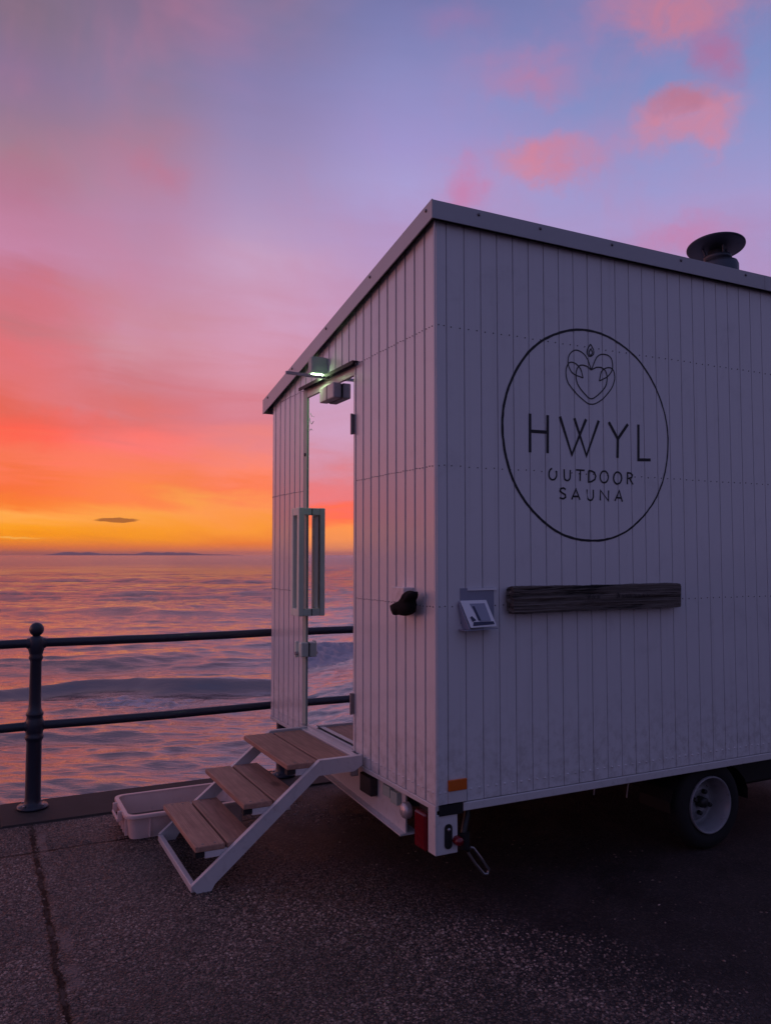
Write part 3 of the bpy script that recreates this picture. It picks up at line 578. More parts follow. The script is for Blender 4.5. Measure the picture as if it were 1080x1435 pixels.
# --- door end wall (u = 0)
m = MB()
def board_v(a, b, z0, z1f):
    e = .0022
    A = [(0.013, a, z0), (0.013, b, z0), (0.013, b, z1f(b)), (0.013, a, z1f(a))]
    Bq = [(0, a + e, z0), (0, b - e, z0), (0, b - e, z1f(b)), (0, a + e, z1f(a))]
    m.add(A + Bq, [(4, 5, 6, 7), (0, 1, 5, 4), (1, 2, 6, 5), (2, 3, 7, 6), (3, 0, 4, 7)], 'white_board')
k = 0; gv = [.006] + [PIT * i for i in range(1, 24) if PIT * i < TW - .02] + [TW]
for a_, b_ in zip(gv[:-1], gv[1:]):
    a2, b2 = a_ + GR / 2, b_ - GR / 2
    segs = []
    if b2 <= DO0 - .02 or a2 >= DO1 + .055: board_v(a2, b2, ZB, zt)
    else:
        board_v(a2, b2, DZ1 + .07, zt)
        if a2 < DO0 - .02: board_v(a2, DO0 - .003, ZB, lambda v: DZ1 + .068)
        if b2 > DO1 + .055: board_v(DO1 + .058, b2, ZB, lambda v: DZ1 + .068)
def slab_v(a, b, z0, z1a, z1b, m_, u0, u1):
    m.prism([(u0, a, z0), (u0, b, z0), (u0, b, z1b), (u0, a, z1a)], (u1 - u0, 0, 0), m_)
slab_v(0.012, DO0, ZB + .002, zt(0.012) - .004, zt(DO0) - .004, 'groove_dark', .013, .05)
slab_v(DO1, TW - .001, ZB + .002, zt(DO1) - .004, zt(TW) - .004, 'groove_dark', .013, .05)
slab_v(DO0, DO1, DZ1 + .03, zt(DO0) - .004, zt(DO1) - .004, 'groove_dark', .013, .05)
def rivet_v(v, z, mt='rivet_metal', r=.0042, pr=.0035):
    m.lathe((0, v, z), [(r, 0.001), (r * .8, -pr * .8), (0, -pr)], mt, seg=8, rot=rotm('Y', 90))
for z_, mt, r_ in ((.535, 'white_board', .0062), (1.366, 'rivet_metal', .0034), (2.010, 'rivet_metal', .0034), (2.660, 'rivet_metal', .0034)):
    for a_, b_ in zip(gv[:-1], gv[1:]):
        for t in (.2, .5, .8) if mt == 'rivet_metal' else (.28, .72):
            v_ = a_ + (b_ - a_) * t
            if DO0 - .02 < v_ < DO1 + .06 or z_ > zt(v_) - .06: continue
            m.lathe((0, v_, z_ + random.uniform(-.002, .002)), [(0, -.0045), (r_ * .7, -.0035), (r_, .001)], mt, seg=8, rot=rotm('Y', 90))
m.build('end_wall', tr)
# --- side wall with the logo (v = 0)
m = MB()
gu = [.005, .062, .159] + [.159 + .0930 * i for i in range(1, 38)]; gu = [q for q in gu if q < TL - .02] + [TL]
for a_, b_ in zip(gu[:-1], gu[1:]):
    a2, b2 = a_ + .0018, b_ - .0018; e = .0012
    A = [(a2, .007, ZB), (b2, .007, ZB), (b2, .007, 3.15), (a2, .007, 3.15)]; Bq = [(a2 + e, 0, ZB), (b2 - e, 0, ZB), (b2 - e, 0, 3.15), (a2 + e, 0, 3.15)]
    m.add(A + Bq, [(4, 5, 6, 7), (0, 1, 5, 4), (1, 2, 6, 5), (2, 3, 7, 6), (3, 0, 4, 7)], 'white_board')
m.box((.0125, .007, ZB + .002), (TL, .048, 3.148), 'groove_side')
for z_, mt, r_ in ((.535, 'white_board', .0062), (1.366, 'groove_dark', .0034), (2.010, 'groove_dark', .0034), (2.660, 'groove_dark', .0036)):
    for a_, b_ in zip(gu[:-1], gu[1:]):
        for t in (.25, .75):
            u_ = a_ + (b_ - a_) * t
            m.lathe((u_, 0, z_ + random.uniform(-.002, .002)), [(0, -.0035), (r_ * .7, -.0025), (r_, .001)], mt, seg=8, rot=rotm('X', -90))
sw = m.build('side_wall', tr)
# --- far walls, corner strip
m = MB()
for i in range(38):
    a2 = .06 + i * .093; b2 = min(a2 + .088, TL)
    m.box((a2, TW - .008, ZB), (b2, TW, zt(TW)), 'white_board')
m.box((.05, TW - .05, ZB + .002), (TL, TW - .008, zt(TW) - .003), 'groove_dark'); m.build('sea_side_wall', tr)
m = MB(); m.prism([(TL, .05, ZB), (TL, TW - .052, ZB), (TL, TW - .052, zt(TW) - .003), (TL, .05, zt(.05) - .003)], (.04, 0, 0), 'white_board'); m.build('rear_wall', tr)
m = MB(); m.box((-.006, -.006, ZB - .004), (.0035, .0035, 3.15), 'white_board', bev=.002); m.build('corner_strip', tr)
m = MB(); m.box((.05, .05, ZB - .02), (TL, TW - .05, ZB + .02), 'under_dark'); m.build('floor_slab', tr)
# --- roof and edge flashings
m = MB()
def rz(v): return zt(v) + .066
m.prism([(-.03, -.03, rz(-.03)), (-.03, 2.407, rz(2.407)), (-.03, 2.407, rz(2.407) - .02), (-.03, -.03, rz(-.03) - .02)], (TL + .09, 0, 0), 'flashing'); roof = m.build('roof', tr)
def screw(mb, c, rot): mb.lathe(c, [(0, .006), (.006, .005), (.0085, .001), (.0085, -.002)], 'rivet_metal', seg=8, rot=rot)
m = MB()      # sloping flashing over the door end
m.prism([(-.034, -.034, rz(-.034) + .004), (-.034, 2.412, rz(2.435) + .004), (-.034, 2.412, zt(2.435) - .030), (-.034, -.034, zt(-.034) - .018)], (.006, 0, 0), 'flashing')
m.prism([(-.028, -.0275, zt(-.0275) - .0), (-.028, 2.407, zt(2.407) - .002), (-.028, 2.407, zt(2.407) + .003), (-.028, -.0275, zt(-.0275) + .005)], (.028, 0, 0), 'groove_dark')
for v_ in (.02, .62, 1.22, 1.80, 2.30): screw(m, (-.034, v_, rz(v_) - .022), rotm('Y', -90))
m.build('verge_flashing', tr)
m = MB()      # level flashing along the logo side
m.box((-.0335, -.036, 3.144), (TL + .06, -.030, 3.2285), 'flashing'); m.box((-.028, -.030, 3.152), (TL + .05, -.0, 3.157), 'groove_dark')
for u_ in (.22, .58, 1.04, 1.53, 2.04, 2.27, 2.8, 3.3): screw(m, (u_, -.036, 3.205), rotm('X', 90))
m.box((2.2, -.0375, 3.1445), (2.212, -.035, 3.228), 'flashing')
m.build('eaves_flashing', tr)
m = MB(); m.box((-.0335, 2.4075, rz(2.41) - .098), (TL + .06, 2.414, rz(2.41) + .002), 'flashing'); m.box((0, TW + .002, zt(2.43) - .0), (TL, 2.407, zt(2.43) + .012), 'groove_dark'); m.build('gutter_flashing', tr)
# --- bottom rail of the logo side
m = MB(); m.box((.14, -.004, ZB - .042), (TL, .03, ZB - .004), 'white_paint', bev=.003); m.box((.015, -.001, ZB - .05), (.14, .03, ZB - .004), 'black_plastic'); m.build('bottom_rail', tr)
m = MB(); m.box((-.003, .005, ZB - .028), (.03, DO0, ZB - .003), 'white_paint', bev=.003); m.build('bottom_rail', tr); m = MB(); m.box((-.003, DO1 + .05, ZB - .028), (.03, TW, ZB - .003), 'white_paint', bev=.003); m.build('bottom_rail', tr)
# --- logo: flat black paint strokes on the side wall
def stroke(mb, pts, wd_, closed=False):
    P = [Vector((q[0], q[1])) for q in pts]
    ww = wd_ if isinstance(wd_, list) else [wd_] * len(P)
    n_ = len(P); L_, R_ = [], []
    for i in range(n_):
        if closed: p_, q_ = P[(i - 1) % n_], P[(i + 1) % n_]
        else: p_, q_ = P[max(i - 1, 0)], P[min(i + 1, n_ - 1)]
        if not closed and 0 < i < n_ - 1 or closed:
            t1 = (P[i] - p_); t2 = (q_ - P[i])
            t1 = t1.normalized() if t1.length > 1e-9 else t2.normalized(); t2 = t2.normalized() if t2.length > 1e-9 else t1
            t = (t1 + t2); t = t.normalized() if t.length > 1e-6 else t1
            sc_ = 1 / max(.35, t.dot(t1))
        else: t = (q_ - p_).normalized(); sc_ = 1
        nrm = Vector((-t.y, t.x)) * ww[i] / 2 * min(sc_, 1.6); L_.append(P[i] + nrm); R_.append(P[i] - nrm)
    vs = [(q.x, -.0012 - .0002 * (len(mb.f) % 5), q.y) for q in L_ + R_]; fs = [(i, i + 1, n_ + i + 1, n_ + i) for i in range(n_ - 1)]
    if closed: fs.append((n_ - 1, 0, n_, 2 * n_ - 1))
    mb.add(vs, fs, 'decal_black')
lg = MB()
nseg = 160; ring = []; wr = []
for i in range(nseg):
    a = 2 * math.pi * i / nseg; rr = .5375 + .0012 * math.sin(9 * a) + random.uniform(-.0008, .0008)
    ring.append((.9075 + rr * math.cos(a), 2.209 + rr * math.sin(a))); wr.append(.0115 - .0025 * math.cos(a) + random.uniform(-.0012, .0012))
stroke(lg, ring, wr, True); logo = lg.build('logo_ring', tr)
nm = {'letter': 'lettering', 'heart': 'heart_emblem', 'flame': 'flame_emblem'}
groups_ = {}
for name, wd_, ss_ in LOGO:
    mb = groups_.setdefault(name, MB())
    for pts in ss_: stroke(mb, pts, wd_)
for name, mb in groups_.items(): mb.build(nm[name], tr)
# --- door: mirrored glass leaf, frame, hinges, handle, lock, closer
m = MB()
m.box((.0, DO1 + .001, DZ0 + .004), (.048, DO1 + .055, DZ1 + .06), 'lamp_housing', bev=.003)
m.box((.004, DO0 - .0, DZ0 + .004), (.048, DO0 + .012, DZ1), 'white_paint')
m.box((.0, DO0 - .02, DZ1), (.048, DO1, DZ1 + .062), 'white_paint', bev=.003)
fr = m.build('door_frame', tr)
m = MB(); m.box((-.034, DO0 - .055, DZ1 + .066), (.0, DO1 + .06, DZ1 + .071), 'groove_dark'); m.box((-.036, DO0 - .055, DZ1 + .050), (-.033, DO1 + .06, DZ1 + .071), 'groove_dark'); m.build('drip_flashing', tr)
GU = .008
m = MB(); m.box((GU, DO0 + .0125, .5395), (GU + .01, DO1 - .002, DZ1 - .002), 'door_glass'); door = m.build('door', tr)
m = MB()
for pts in ([(1.59, 2.47), (1.575, 2.44), (1.55, 2.425), (1.52, 2.44)], [(1.575, 2.50), (1.55, 2.475), (1.51, 2.465)], [(1.585, 2.39), (1.56, 2.397), (1.54, 2.385)]):
    m.tube([(GU - .001, a_, b_) for a_, b_ in pts], .0014, 'leaflet_paper', 5)
m.build('etched_mark', door)
m = MB()      # box shaped pull handle
h0, h1, hv0, hv1, hu = 1.222, 1.895, 1.535, 1.675, -.080
for v_ in (hv0, hv1 - .034): m.box((hu, v_, h0), (hu + .036, v_ + .034, h1), 'handle_paint', bev=.003)
for z_ in (h0, h1 - .046): m.box((hu + .001, hv0 + .034, z_), (hu + .035, hv1 - .034, z_ + .046), 'handle_paint', bev=.002)
for z_ in (h0, h1 - .046): m.box((hu + .035, hv0 + .001, z_ + .001), (GU - .001, hv0 + .033, z_ + .045), 'handle_paint', bev=.003)
m.build('handle', door)
for z_ in (.791, 2.327):
    m = MB(); m.box((-.012, DO0 - .014, z_ - .055), (GU, DO0 + .004, z_ + .055), 'steel' if z_ < 1 else 'rivet_metal', bev=.003); m.tube([(-.016, DO0 - .006, z_ - .058), (-.016, DO0 - .006, z_ + .058)], .008, 'steel' if z_ < 1 else 'rivet_metal', 10)
    m.build('hinge', door)
m = MB(); m.box((-.045, 1.575, .965), (GU - .001, 1.635, 1.055), 'handle_paint', bev=.005); m.box((-.062, 1.625, .96), (-.040, 1.655, 1.06), 'handle_paint', bev=.005); m.tube([(-.066, 1.628, .985), (-.046, 1.628, .985)], .012, 'steel', 12); m.build('lock_case', door)
m = MB(); m.box((-.048, 1.075, 2.508), (GU - .003, 1.285, 2.597), 'white_paint', bev=.005); m.box((-.0495, 1.17, 2.512), (-.0475, 1.178, 2.592), 'black_plastic'); m.build('door_closer', door)
m = MB(); m.lathe((-.001, DO1 + .028, 2.241), [(0, .006), (.010, .005), (.012, 0)], 'black_plastic', seg=14, rot=rotm('Y', -90)); m.build('key_hole', fr)
m = MB(); m.box((-.026, DO0 - .02, .482), (.05, DO1 + .055, .538), 'sill_metal', bev=.004); m.build('door_sill', tr)
# --- lamp above the door
m = MB(); m.box((-.105, 1.27, 2.682), (-.001, 1.33, 2.785), 'lamp_housing', bev=.005); lamp = m.build('door_lamp', tr)
m = MB(); m.box((-.098, 1.276, 2.675), (-.03, 1.324, 2.6825), 'lamp_light'); m.build('diffuser', lamp)
m = MB(); m.bar((-.27, 1.262, 2.668), (-.001, 1.262, 2.660), .018, .016, 'flashing'); m.build('arm', lamp)
# --- flue with tilted cowl
m = MB(); fu, fv = 2.072, .20
m.lathe((fu + .035, fv, 3.18), [(.108, 0), (.108, .165), (.100, .185), (.075, .192), (.0, .192)], 'cowl_metal', seg=36)
m.lathe((fu + .02, fv, 3.23), [(.075, 0), (.075, .15), (.080, .152), (.080, .17), (.055, .175), (.055, .2), (0, .2)], 'cowl_metal', seg=30)
flue = m.build('flue', tr)
m = MB(); rt = rotm('Y', 5) @ rotm('X', -8)
m.lathe((fu + .005, fv, 3.462), [(0, -.01), (.05, -.012), (.157, -.016), (.167, -.010), (.167, -.004), (.150, .0), (.09, .014), (0, .02)], 'cowl_metal', seg=48, rot=rt)
for a in (20, 140, 260): m.tube([(fu + .02 + .05 * math.cos(R(a)), fv + .05 * math.sin(R(a)), 3.36), (fu + .07 * math.cos(R(a)), fv + .07 * math.sin(R(a)), 3.445)], .007, 'cowl_metal', 6)
m.build('cowl', flue)
# --- running gear
for sgn, v0 in ((1, .025), (-1, TW - .055)):
    m = MB(); wc = (1.745, v0, .240); rx = rotm('X', -90 if sgn > 0 else 90)          # local z -> +v (inwards)
    m.lathe(wc, [(.146, .018), (.178, .004), (.222, .010), (.236, .030), (.240, .050), (.240, .140), (.234, .165), (.225, .185), (.175, .19)], 'rubber', seg=56, rot=rx)
    for i in range(56):
        for dz in (.058, .098):
            a = 2 * math.pi * (i + (.5 if dz > .09 else 0)) / 56
            q = rx @ Vector((.241 * math.cos(a), .241 * math.sin(a), dz + .016)); c_ = Vector(wc) + q
            rmx = rx @ Matrix.Rotation(a, 3, 'Z')
            h = (.003, .009, .016); vs = [c_ + rmx @ Vector((sx * h[0], sy * h[1], sz * h[2])) for sx in (-1, 1) for sy in (-1, 1) for sz in (-1, 1)]
            m.add(vs, [(0, 1, 3, 2), (4, 6, 7, 5), (0, 4, 5, 1), (2, 3, 7, 6), (0, 2, 6, 4), (1, 5, 7, 3)], 'rubber')
    # the wheel is the rim's parent
    whe = bpy.data.objects.new('wheel', None); sc.collection.objects.link(whe); whe.parent = tr; whe.location = wc; BASE[whe.name] = wc
    m.build('tyre', whe)
    m = MB()
    m.lathe(wc, [(.153, .014), (.154, .004), (.149, -.002), (.143, .004), (.139, .024), (.132, .036), (.129, .095), (.124, .112), (.108, .118), (.100, .100), (.094, .096), (.07, .080), (.045, .078), (.038, .09), (0, .09)], 'rim_white', seg=56, rot=rx)
    m.lathe(wc, [(.153, .014), (.154, .19)], 'rim_white', seg=56, rot=rx)
    for i in range(8):
        a = R(45 * i + 12); q = rx @ Vector((.121 * math.cos(a), .121 * math.sin(a), .1165)); 
        m.lathe(Vector(wc) + q, [(0, -.001), (.011, -.0012), (.0115, .004)], 'black_plastic', seg=14, rot=rx)
    for i in range(4):
        a = R(90 * i + 20); q = rx @ Vector((.058 * math.cos(a), .058 * math.sin(a), .072))
        m.lathe(Vector(wc) + q, [(.013, .004), (.012, -.018), (.007, -.020), (0, -.020)], 'black_plastic', seg=6, rot=rx, smooth=False)
    m.lathe(wc, [(.030, .085), (.028, .045), (.018, .038), (0, .038)], 'black_plastic', seg=24, rot=rx)
    m.build('rim', whe)
m = MB(); m.tube([(1.745, .2, .24), (1.745, TW - .2, .24)], .035, 'under_dark')
for v_ in (.42, TW - .42): m.box((.1, v_ - .03, .36), (TL, v_ + .03, .463), 'under_dark')
for u_ in (.9, 2.5): m.box((u_ - .03, .42, .36), (u_ + .03, TW - .42, .44), 'under_dark')
m.box((2.3, .5, .12), (3.3, TW - .3, .40), 'under_dark', bev=.02); m.box((.75, 1.5, .13), (1.45, TW - .1, .44), 'under_dark', bev=.02)  # two unseen boxes added to block light beneath the floor
m.build('chassis', tr)
m = MB(); m.box((.35, 2.02, .07), (TL - .1, 2.035, ZB - .025), 'under_dark'); m.build('light_block_panel', tr)  # unseen panel added to keep sea-side light out from under the trailer
m = MB()
pa = []
for i in range(13):
    a = R(-8 + 196 * i / 12); pa.append((1.745 + .30 * math.cos(a), .262 + .26 * math.sin(a) * .80))
for (a1, b1), (a2, b2) in zip(pa[:-1], pa[1:]): m.add([(a1, .035, b1), (a2, .035, b2), (a2, .26, b2), (a1, .26, b1)], [(0, 1, 2, 3)], 'black_plastic')
m.build('mudguard', tr)
for i, (u_, z_) in enumerate(((1.13, .40), (1.36, .355))):      # two curved cables hanging under the floor
    m = MB(); m.tube([(u_ + .03, .25, z_ + .06), (u_ + .012, .25, z_ + .02), (u_ - .004, .25, z_ - .03), (u_ - .012, .25, z_ - .08)], .004, 'sill_metal', 6); m.build('hanging_cable', tr)
# tray under the door end
m = MB()
m.prism([(.055, 1.43, .30), (.055, .395, .238), (.055, .395, .44), (.055, 1.43, .455)], (.008, 0, 0), 'white_paint')
m.prism([(.020, 1.44, .292), (.020, .385, .230), (.020, .385, .238), (.020, 1.44, .300)], (.10, 0, 0), 'white_paint')
m.build('storage_tray', tr)
m = MB(); m.box((.012, .70, .335), (.054, .84, .435), 'black_plastic', bev=.006); m.build('tail_lamp_box', tr)
m = MB(); m.box((.03, .52, .375), (.054, .60, .43), 'lamp_housing', bev=.002); m.build('plate_light', tr); m = MB(); m.box((.03, .44, .36), (.054, .512, .42), 'lamp_housing', bev=.002); m.build('plate_light', tr)
m = MB(); m.box((.04, .175, .215), (.085, .285, .39), 'red_lens', bev=.016); m.box((.075, .17, .205), (.09, .29, .42), 'black_plastic'); tl = m.build('tail_light', tr)
m = MB(); m.lathe((.025, .345, .365), [(0, .022), (.018, .02), (.034, .012), (.040, 0), (.040, -.02)], 'clear_lens', seg=24, rot=rotm('Y', -90)); m.build('reversing_lamp', tl)
# corner prop, amber marker, plug and chain ring
m = MB()
m.box((.0, .004, .262), (.112, .012, .440), 'white_paint', bev=.002); m.box((-.004, .004, .262), (.006, .07, ZB - .004), 'white_paint', bev=.002)
m.box((.006, .012, .262), (.05, .07, .27), 'white_paint')
prop = m.build('corner_bracket', tr)
m = MB(); P_ = [(.062 + .020 * math.cos(R(a)), .003, (.375 if a < 180 else .305) + .020 * math.sin(R(a))) for a in range(0, 360, 20)]
m.prism(P_, (0, -.004, 0), 'black_plastic'); m.lathe((.064, -.001, .37), [(0, .006), (.008, .004), (.009, 0)], 'steel', seg=10, rot=rotm('X', 90)); m.build('slot_plate', prop)
m = MB(); m.lathe((.105, -.004, .318), [(0, .03), (.016, .028), (.021, .02), (.021, -.01)], 'red_lens', seg=18, rot=rotm('X', 90)); m.build('red_marker', prop)
m = MB(); m.tube([(.20, .06, .44), (.19, .05, .40), (.165, .03, .36), (.15, .02, .32), (.155, .02, .28), (.18, .02, .26)], .016, 'black_plastic', 10); m.tube([(.15, .02, .34), (.155, .015, .27)], [.032, .026], 'black_plastic', 12); m.build('plug_cable', tr)
m = MB()
lp = [(.18 + .0, .27), (.205, .262), (.25, .205), (.29, .152), (.283, .132), (.262, .135), (.215, .19), (.178, .245), (.18, .27)]
m.tube([(a, .02, b) for a, b in lp], .0065, 'steel', 8, caps=False); m.build('hitch_ring', tr)
m = MB(); m.box((.058, -.012, .540), (.155, -.001, .590), 'amber_lens', bev=.005); am = m.build('side_marker', tr)
m = MB(); m.box((.058, -.007, .486), (.155, -.001, .5385), 'white_paint', bev=.002); m.build('base_plate', am)

# ================================================================== things on the trailer
# black pouch on its bracket on the door end
pch = thing('fabric_pouch', -.03, .2, 1.3, 'small black cloth pouch hanging from a white bracket beside the glass door', 'pouch')
m = MB(); m.box((-.055, .205, 1.375), (-.001, .33, 1.447), 'white_board', bev=.003); m.build('bracket', pch)
poly = [(.316, 1.356), (.298, 1.334), (.279, 1.314), (.262, 1.316), (.245, 1.319), (.212, 1.316), (.178, 1.318), (.150, 1.325), (.122, 1.338), (.112, 1.352), (.108, 1.372), (.113, 1.393), (.090, 1.405), (.083, 1.420), (.088, 1.432), (.118, 1.430), (.150, 1.434), (.165, 1.424), (.178, 1.405), (.221, 1.385), (.27, 1.370)]
m = MB(); cx_ = sum(p[0] for p in poly) / len(poly); cz_ = sum(p[1] for p in poly) / len(poly)
lay = [(.0, 1.0), (.014, 1.03), (.030, .98), (.042, .86), (.048, .5)]
vs = []; n_ = len(poly)
for d_, k_ in lay:
    for (a_, b_) in poly: vs.append((-.040 - d_ + .004 * math.sin(a_ * 60), cx_ + (a_ - cx_) * k_, cz_ + (b_ - cz_) * k_))
fs = [(i * n_ + j, i * n_ + (j + 1) % n_, (i + 1) * n_ + (j + 1) % n_, (i + 1) * n_ + j) for i in range(len(lay) - 1) for j in range(n_)]
fs += [tuple(range(n_)), tuple(range((len(lay) - 1) * n_, len(lay) * n_))]
m.add(vs, fs, 'black_cloth', True); m.build('cloth', pch)
# leaflet holder
lh = thing('leaflet_holder', .2, -.01, 1.27, 'small clear leaflet holder with a tilted blue picture card on the wall', 'leaflet holder')
m = MB(); m.box((.128, -.004, 1.285), (.312, -.001, 1.448), 'acrylic'); m.box((.165, -.009, 1.437), (.325, -.0042, 1.447), 'leaflet_paper'); m.build('back_plate', lh)
def tilt(u, d, z): return (u, -d, z)
m = MB()
T = [(.120, -.010, 1.392), (.262, -.010, 1.392), (.285, -.060, 1.276), (.146, -.060, 1.272)]
m.prism(T, (0, -.004, 0), 'leaflet_paper'); m.build('card', lh)
m = MB()
def q_(a, b): 
    A, B, C_, D_ = [Vector(t) for t in T]; p1 = A.lerp(B, a); p2 = D_.lerp(C_, a); r = p1.lerp(p2, b); return (r.x, r.y - .0052, r.z)
m.prism([q_(.30, .12), q_(.88, .12), q_(.86, .80), q_(.42, .80)], (0, -.0008, 0), 'acrylic')
m.prism([q_(.18, .80), q_(.94, .82), q_(.94, .93), q_(.10, .94)], (0, -.0016, 0), 'leaflet_blue'); m.prism([q_(.36, .22), q_(.44, .22), q_(.48, .76), q_(.38, .76)], (0, -.0016, 0), 'leaflet_blue')
m.prism([q_(.12, .62), q_(.2, .58), q_(.3, .74), q_(.14, .79)], (0, -.0016, 0), 'leaflet_blue')
m.build('picture', lh)
m = MB(); m.prism([(.112, -.004, 1.37), (.112, -.012, 1.392), (.138, -.066, 1.264), (.138, -.004, 1.264)], (.004, 0, 0), 'acrylic'); m.prism([(.116, -.066, 1.258), (.292, -.066, 1.262), (.292, -.004, 1.262), (.116, -.004, 1.258)], (0, 0, .004), 'acrylic'); m.build('tray', lh)
# driftwood board: noisy split block
dw = MB(); nu, nc = 90, 28; D0, D1 = .378, 1.480
vs, fs = [], []
nz = np.random.default_rng(3); ph = nz.random((8, 2)) * 6.28
for i in range(nu):
    t = i / (nu - 1); u_ = D0 + (D1 - D0) * t
    e = min(1, (t / .012) ** .5 if t < .012 else 1, ((1 - t) / .02) ** .5 if t > .98 else 1)
    for j in range(nc):
        a = 2 * math.pi * (j + .5) / nc; cx, cz = math.cos(a), math.sin(a)
        k = 1 / max(abs(cx), abs(cz)) ** .86
        hz = .0635 * (1 + .02 * math.sin(9 * t + ph[0, 0]) + .012 * math.sin(31 * t + ph[1, 0])); hy = .026
        crack = 0
        if cx < 0:
            zz_ = cz * k
            for c0, cw, cdp in ((.42, .07, .010), (-.1, .08, .013), (-.52, .06, .009)):
                crack += cdp * math.exp(-((zz_ - c0 - .12 * math.sin(5 * t + c0 * 9)) / cw) ** 2) * (.75 + .25 * math.sin(13 * t + c0 * 20))
        yv = -.029 + hy * max(-1, min(1, cx * k)) * e + crack + .0006 * math.sin(70 * t + j * 2.3)
        zv = 1.389 + hz * max(-1.06, min(1.06, cz * k)) * (.80 + .20 * e) + .001 * math.sin(57 * t + j) + random.uniform(-.0008, .0008)
        uu = u_ + (.008 * math.sin(j * 2.1) + (.006 * math.sin(j * 5.3)) if i in (0, nu - 1) else 0)
        vs.append((uu, min(yv, -.0015), zv))
for i in range(nu - 1):
    for j in range(nc): fs.append((i * nc + j, i * nc + (j + 1) % nc, (i + 1) * nc + (j + 1) % nc, (i + 1) * nc + j))
fs += [tuple(range(nc)), tuple(range((nu - 1) * nc, nu * nc))]
dw.add(vs, fs, 'driftwood', False)
# shallow worn carving
def carve(pts, wd_=.004):
    P = [(a, -.0575, b) for a, b in pts]; dw.tube(P, wd_ / 2, 'groove_dark', 5)
rr_ = random.Random(4)
for u_ in (.83, .86, .89, 1.02, 1.05, 1.075, 1.10, 1.13, 1.16, 1.19, 1.215):
    h_ = .030 if u_ in (.83, 1.02) else .018
    carve([(u_, 1.385), (u_ + .004, 1.385 + h_), (u_ + .012, 1.387), (u_ + .017, 1.385 + h_ * .8)], .003)
dwo = dw.build('driftwood_plank', None, (.93, -.03, 1.39)); tag(dwo, 'dark weathered driftwood plank fixed across the side wall below the round logo', 'plank')

# ================================================================== folding steps
st = thing('entrance_steps', -.45, 1.12, 0, 'three step timber and white metal entrance steps under the glass door', 'steps')
def tread(u0, u1, z, v0, v1, mt1, mt2):
    w_ = (u1 - u0 - .012) / 2
    m = MB(); m.box((u0, v0, z - .028), (u0 + w_, v1, z), mt1, bev=.004)
    m.box((u1 - w_, v0, z - .028), (u1, v1, z), mt2, bev=.004)
    for v_ in (v0 + .03, v1 - .03):
        for u_ in (u0 + w_ * .3, u0 + w_ * .7, u1 - w_ * .7, u1 - w_ * .3): m.lathe((u_, v_, z), [(0, .0015), (.006, .0012), (.007, -.002)], 'rivet_metal', seg=8)
    t_ = m.build('tread', st)
    for v_ in (v0 + .012, v1 - .012):
        m = MB(); m.box((u0 + .046, v_ - .010, z - .060), (u0 + .245, v_ + .010, z - .0285), 'white_paint', bev=.002); m.build('bracket', t_)
    m = MB(); m.box((u0 + .001, v0 + .001, z - .052), (u0 + .045, v0 + .04, z - .0285), 'black_plastic'); m.build('end_cap', t_)
V0, V1 = .742, 1.502
tread(-.43, -.072, .540, V0 + .012, V1, 'decking', 'decking')
tread(-.655, -.345, .375, V0 + .012, V1, 'decking', 'decking')
tread(-.89, -.585, .205, V0 + .012, V1, 'decking_ridged', 'decking')
for v_ in (V0 - .008, V1 + .014):
    m = MB()
    w2 = .010
    # side cheek: slanting leg with a level top section
    poly = [(-.888, 0.0), (-.818, 0.0), (-.800, .030), (-.268, .474), (-.07, .474), (-.026, .500), (-.026, .547), (-.262, .547), (-.915, .035)]
    m.prism([(a, v_ - w2, b) for a, b in poly], (0, .006, 0), 'white_paint')
    m.bar((-.905, v_ + .004, .036), (-.262, v_ + .004, .5475), .030, .007, 'white_paint'); m.bar((-.262, v_ + .004, .5475), (-.028, v_ + .004, .5475), .030, .007, 'white_paint')
    m.build('stringer', st)
m = MB(); m.box((-.912, V0 - .005, .002), (-.885, V1 + .02, .036), 'white_paint', bev=.003); m.build('foot_bar', st)
m = MB(); m.box((-.066, V0 + .006, .524), (-.030, V1 + .006, .5452), 'white_paint', bev=.002); m.build('top_rail', st)
for v_ in (V0 + .02, V1 - .02):
    m = MB(); m.box((-.075, v_ - .012, .44), (-.035, v_ + .012, .52), 'steel', bev=.003); m.build('mounting_hook', st)

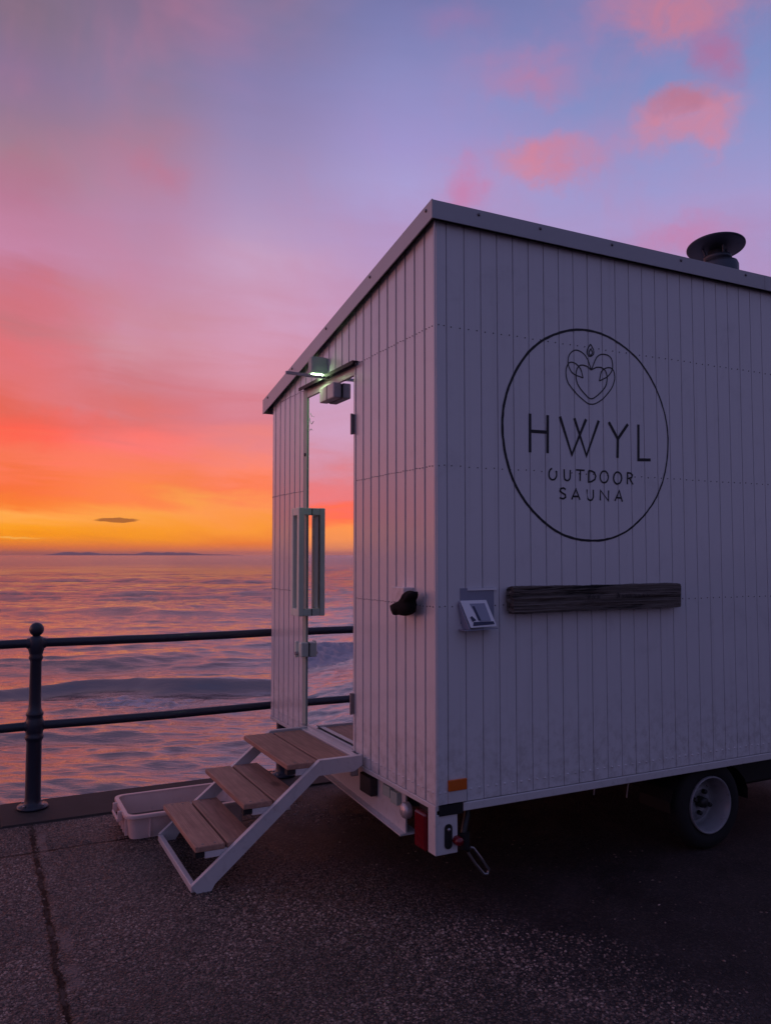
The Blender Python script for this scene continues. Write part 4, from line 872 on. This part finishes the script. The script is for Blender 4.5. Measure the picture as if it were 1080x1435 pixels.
# ================================================================== plastic tray on the ground
tb = thing('plastic_tub', -.74, 1.8, 0, 'shallow open pale plastic tub lying behind the steps', 'tub')
def rrect(hu_, hv_, r_, z, n_=6, cu=-.722, cv=1.795):
    out = []
    for sx, sy, a0 in ((1, 1, 0), (-1, 1, 90), (-1, -1, 180), (1, -1, 270)):
        for i in range(n_):
            a = R(a0 + 90 * i / (n_ - 1)); out.append((cu + sx * (hu_ - r_) + r_ * math.cos(a), cv + sy * (hv_ - r_) + r_ * math.sin(a), z))
    return out
def loft(mb, rings, mt, cap0=False, cap1=False, smooth_=False):
    n_ = len(rings[0]); vs = [p for r in rings for p in r]; fs = []
    for i in range(len(rings) - 1):
        for j in range(n_): fs.append((i * n_ + j, i * n_ + (j + 1) % n_, (i + 1) * n_ + (j + 1) % n_, (i + 1) * n_ + j))
    if cap0: fs.append(tuple(range(n_)))
    if cap1: fs.append(tuple(range((len(rings) - 1) * n_, len(rings) * n_)))
    mb.add(vs, fs, mt, smooth_)
m = MB()
HU, HV = .360, .232
loft(m, [rrect(HU - .035, HV - .035, .04, .003), rrect(HU - .018, HV - .018, .05, .135), rrect(HU - .022, HV - .022, .046, .135), rrect(HU - .042, HV - .042, .036, .012)], 'crate_plastic', True, True)
bs = m.build('basin', tb)
m = MB(); loft(m, [rrect(HU - .040, HV - .040, .036, .0125), rrect(HU - .037, HV - .037, .036, .030)], 'wet_sand', False, True); m.build('wet_sand_layer', tb)
m = MB(); loft(m, [rrect(HU - .024, HV - .024, .05, .136), rrect(HU - .023, HV - .023, .05, .143), rrect(HU - .002, HV - .002, .058, .143), rrect(HU, HV, .06, .137), rrect(HU, HV, .06, .125), rrect(HU - .004, HV - .004, .058, .125), rrect(HU - .004, HV - .004, .058, .135)], 'crate_plastic'); m.build('rim', tb)
for k in range(5):
    m = MB(); m.box((-.722 - HU + .012, 1.66 + k * .065, .01), (-.722 - HU + .030, 1.672 + k * .065, .125), 'crate_plastic', bev=.002); m.build('rib', tb)
for k in range(3):
    m = MB(); m.box((-.95 + k * .2, 1.795 - HV + .012, .01), (-.94 + k * .2, 1.795 - HV + .030, .125), 'crate_plastic', bev=.002); m.build('rib', tb)
m = MB(); m.box((-.722 - HU - .022, 1.70, .085), (-.722 - HU + .006, 1.715, .14), 'crate_plastic', bev=.003); m.box((-.722 - HU - .022, 1.875, .085), (-.722 - HU + .006, 1.89, .14), 'crate_plastic', bev=.003); m.box((-.722 - HU - .026, 1.70, .082), (-.722 - HU - .014, 1.89, .100), 'crate_plastic', bev=.003); m.build('grip', tb)
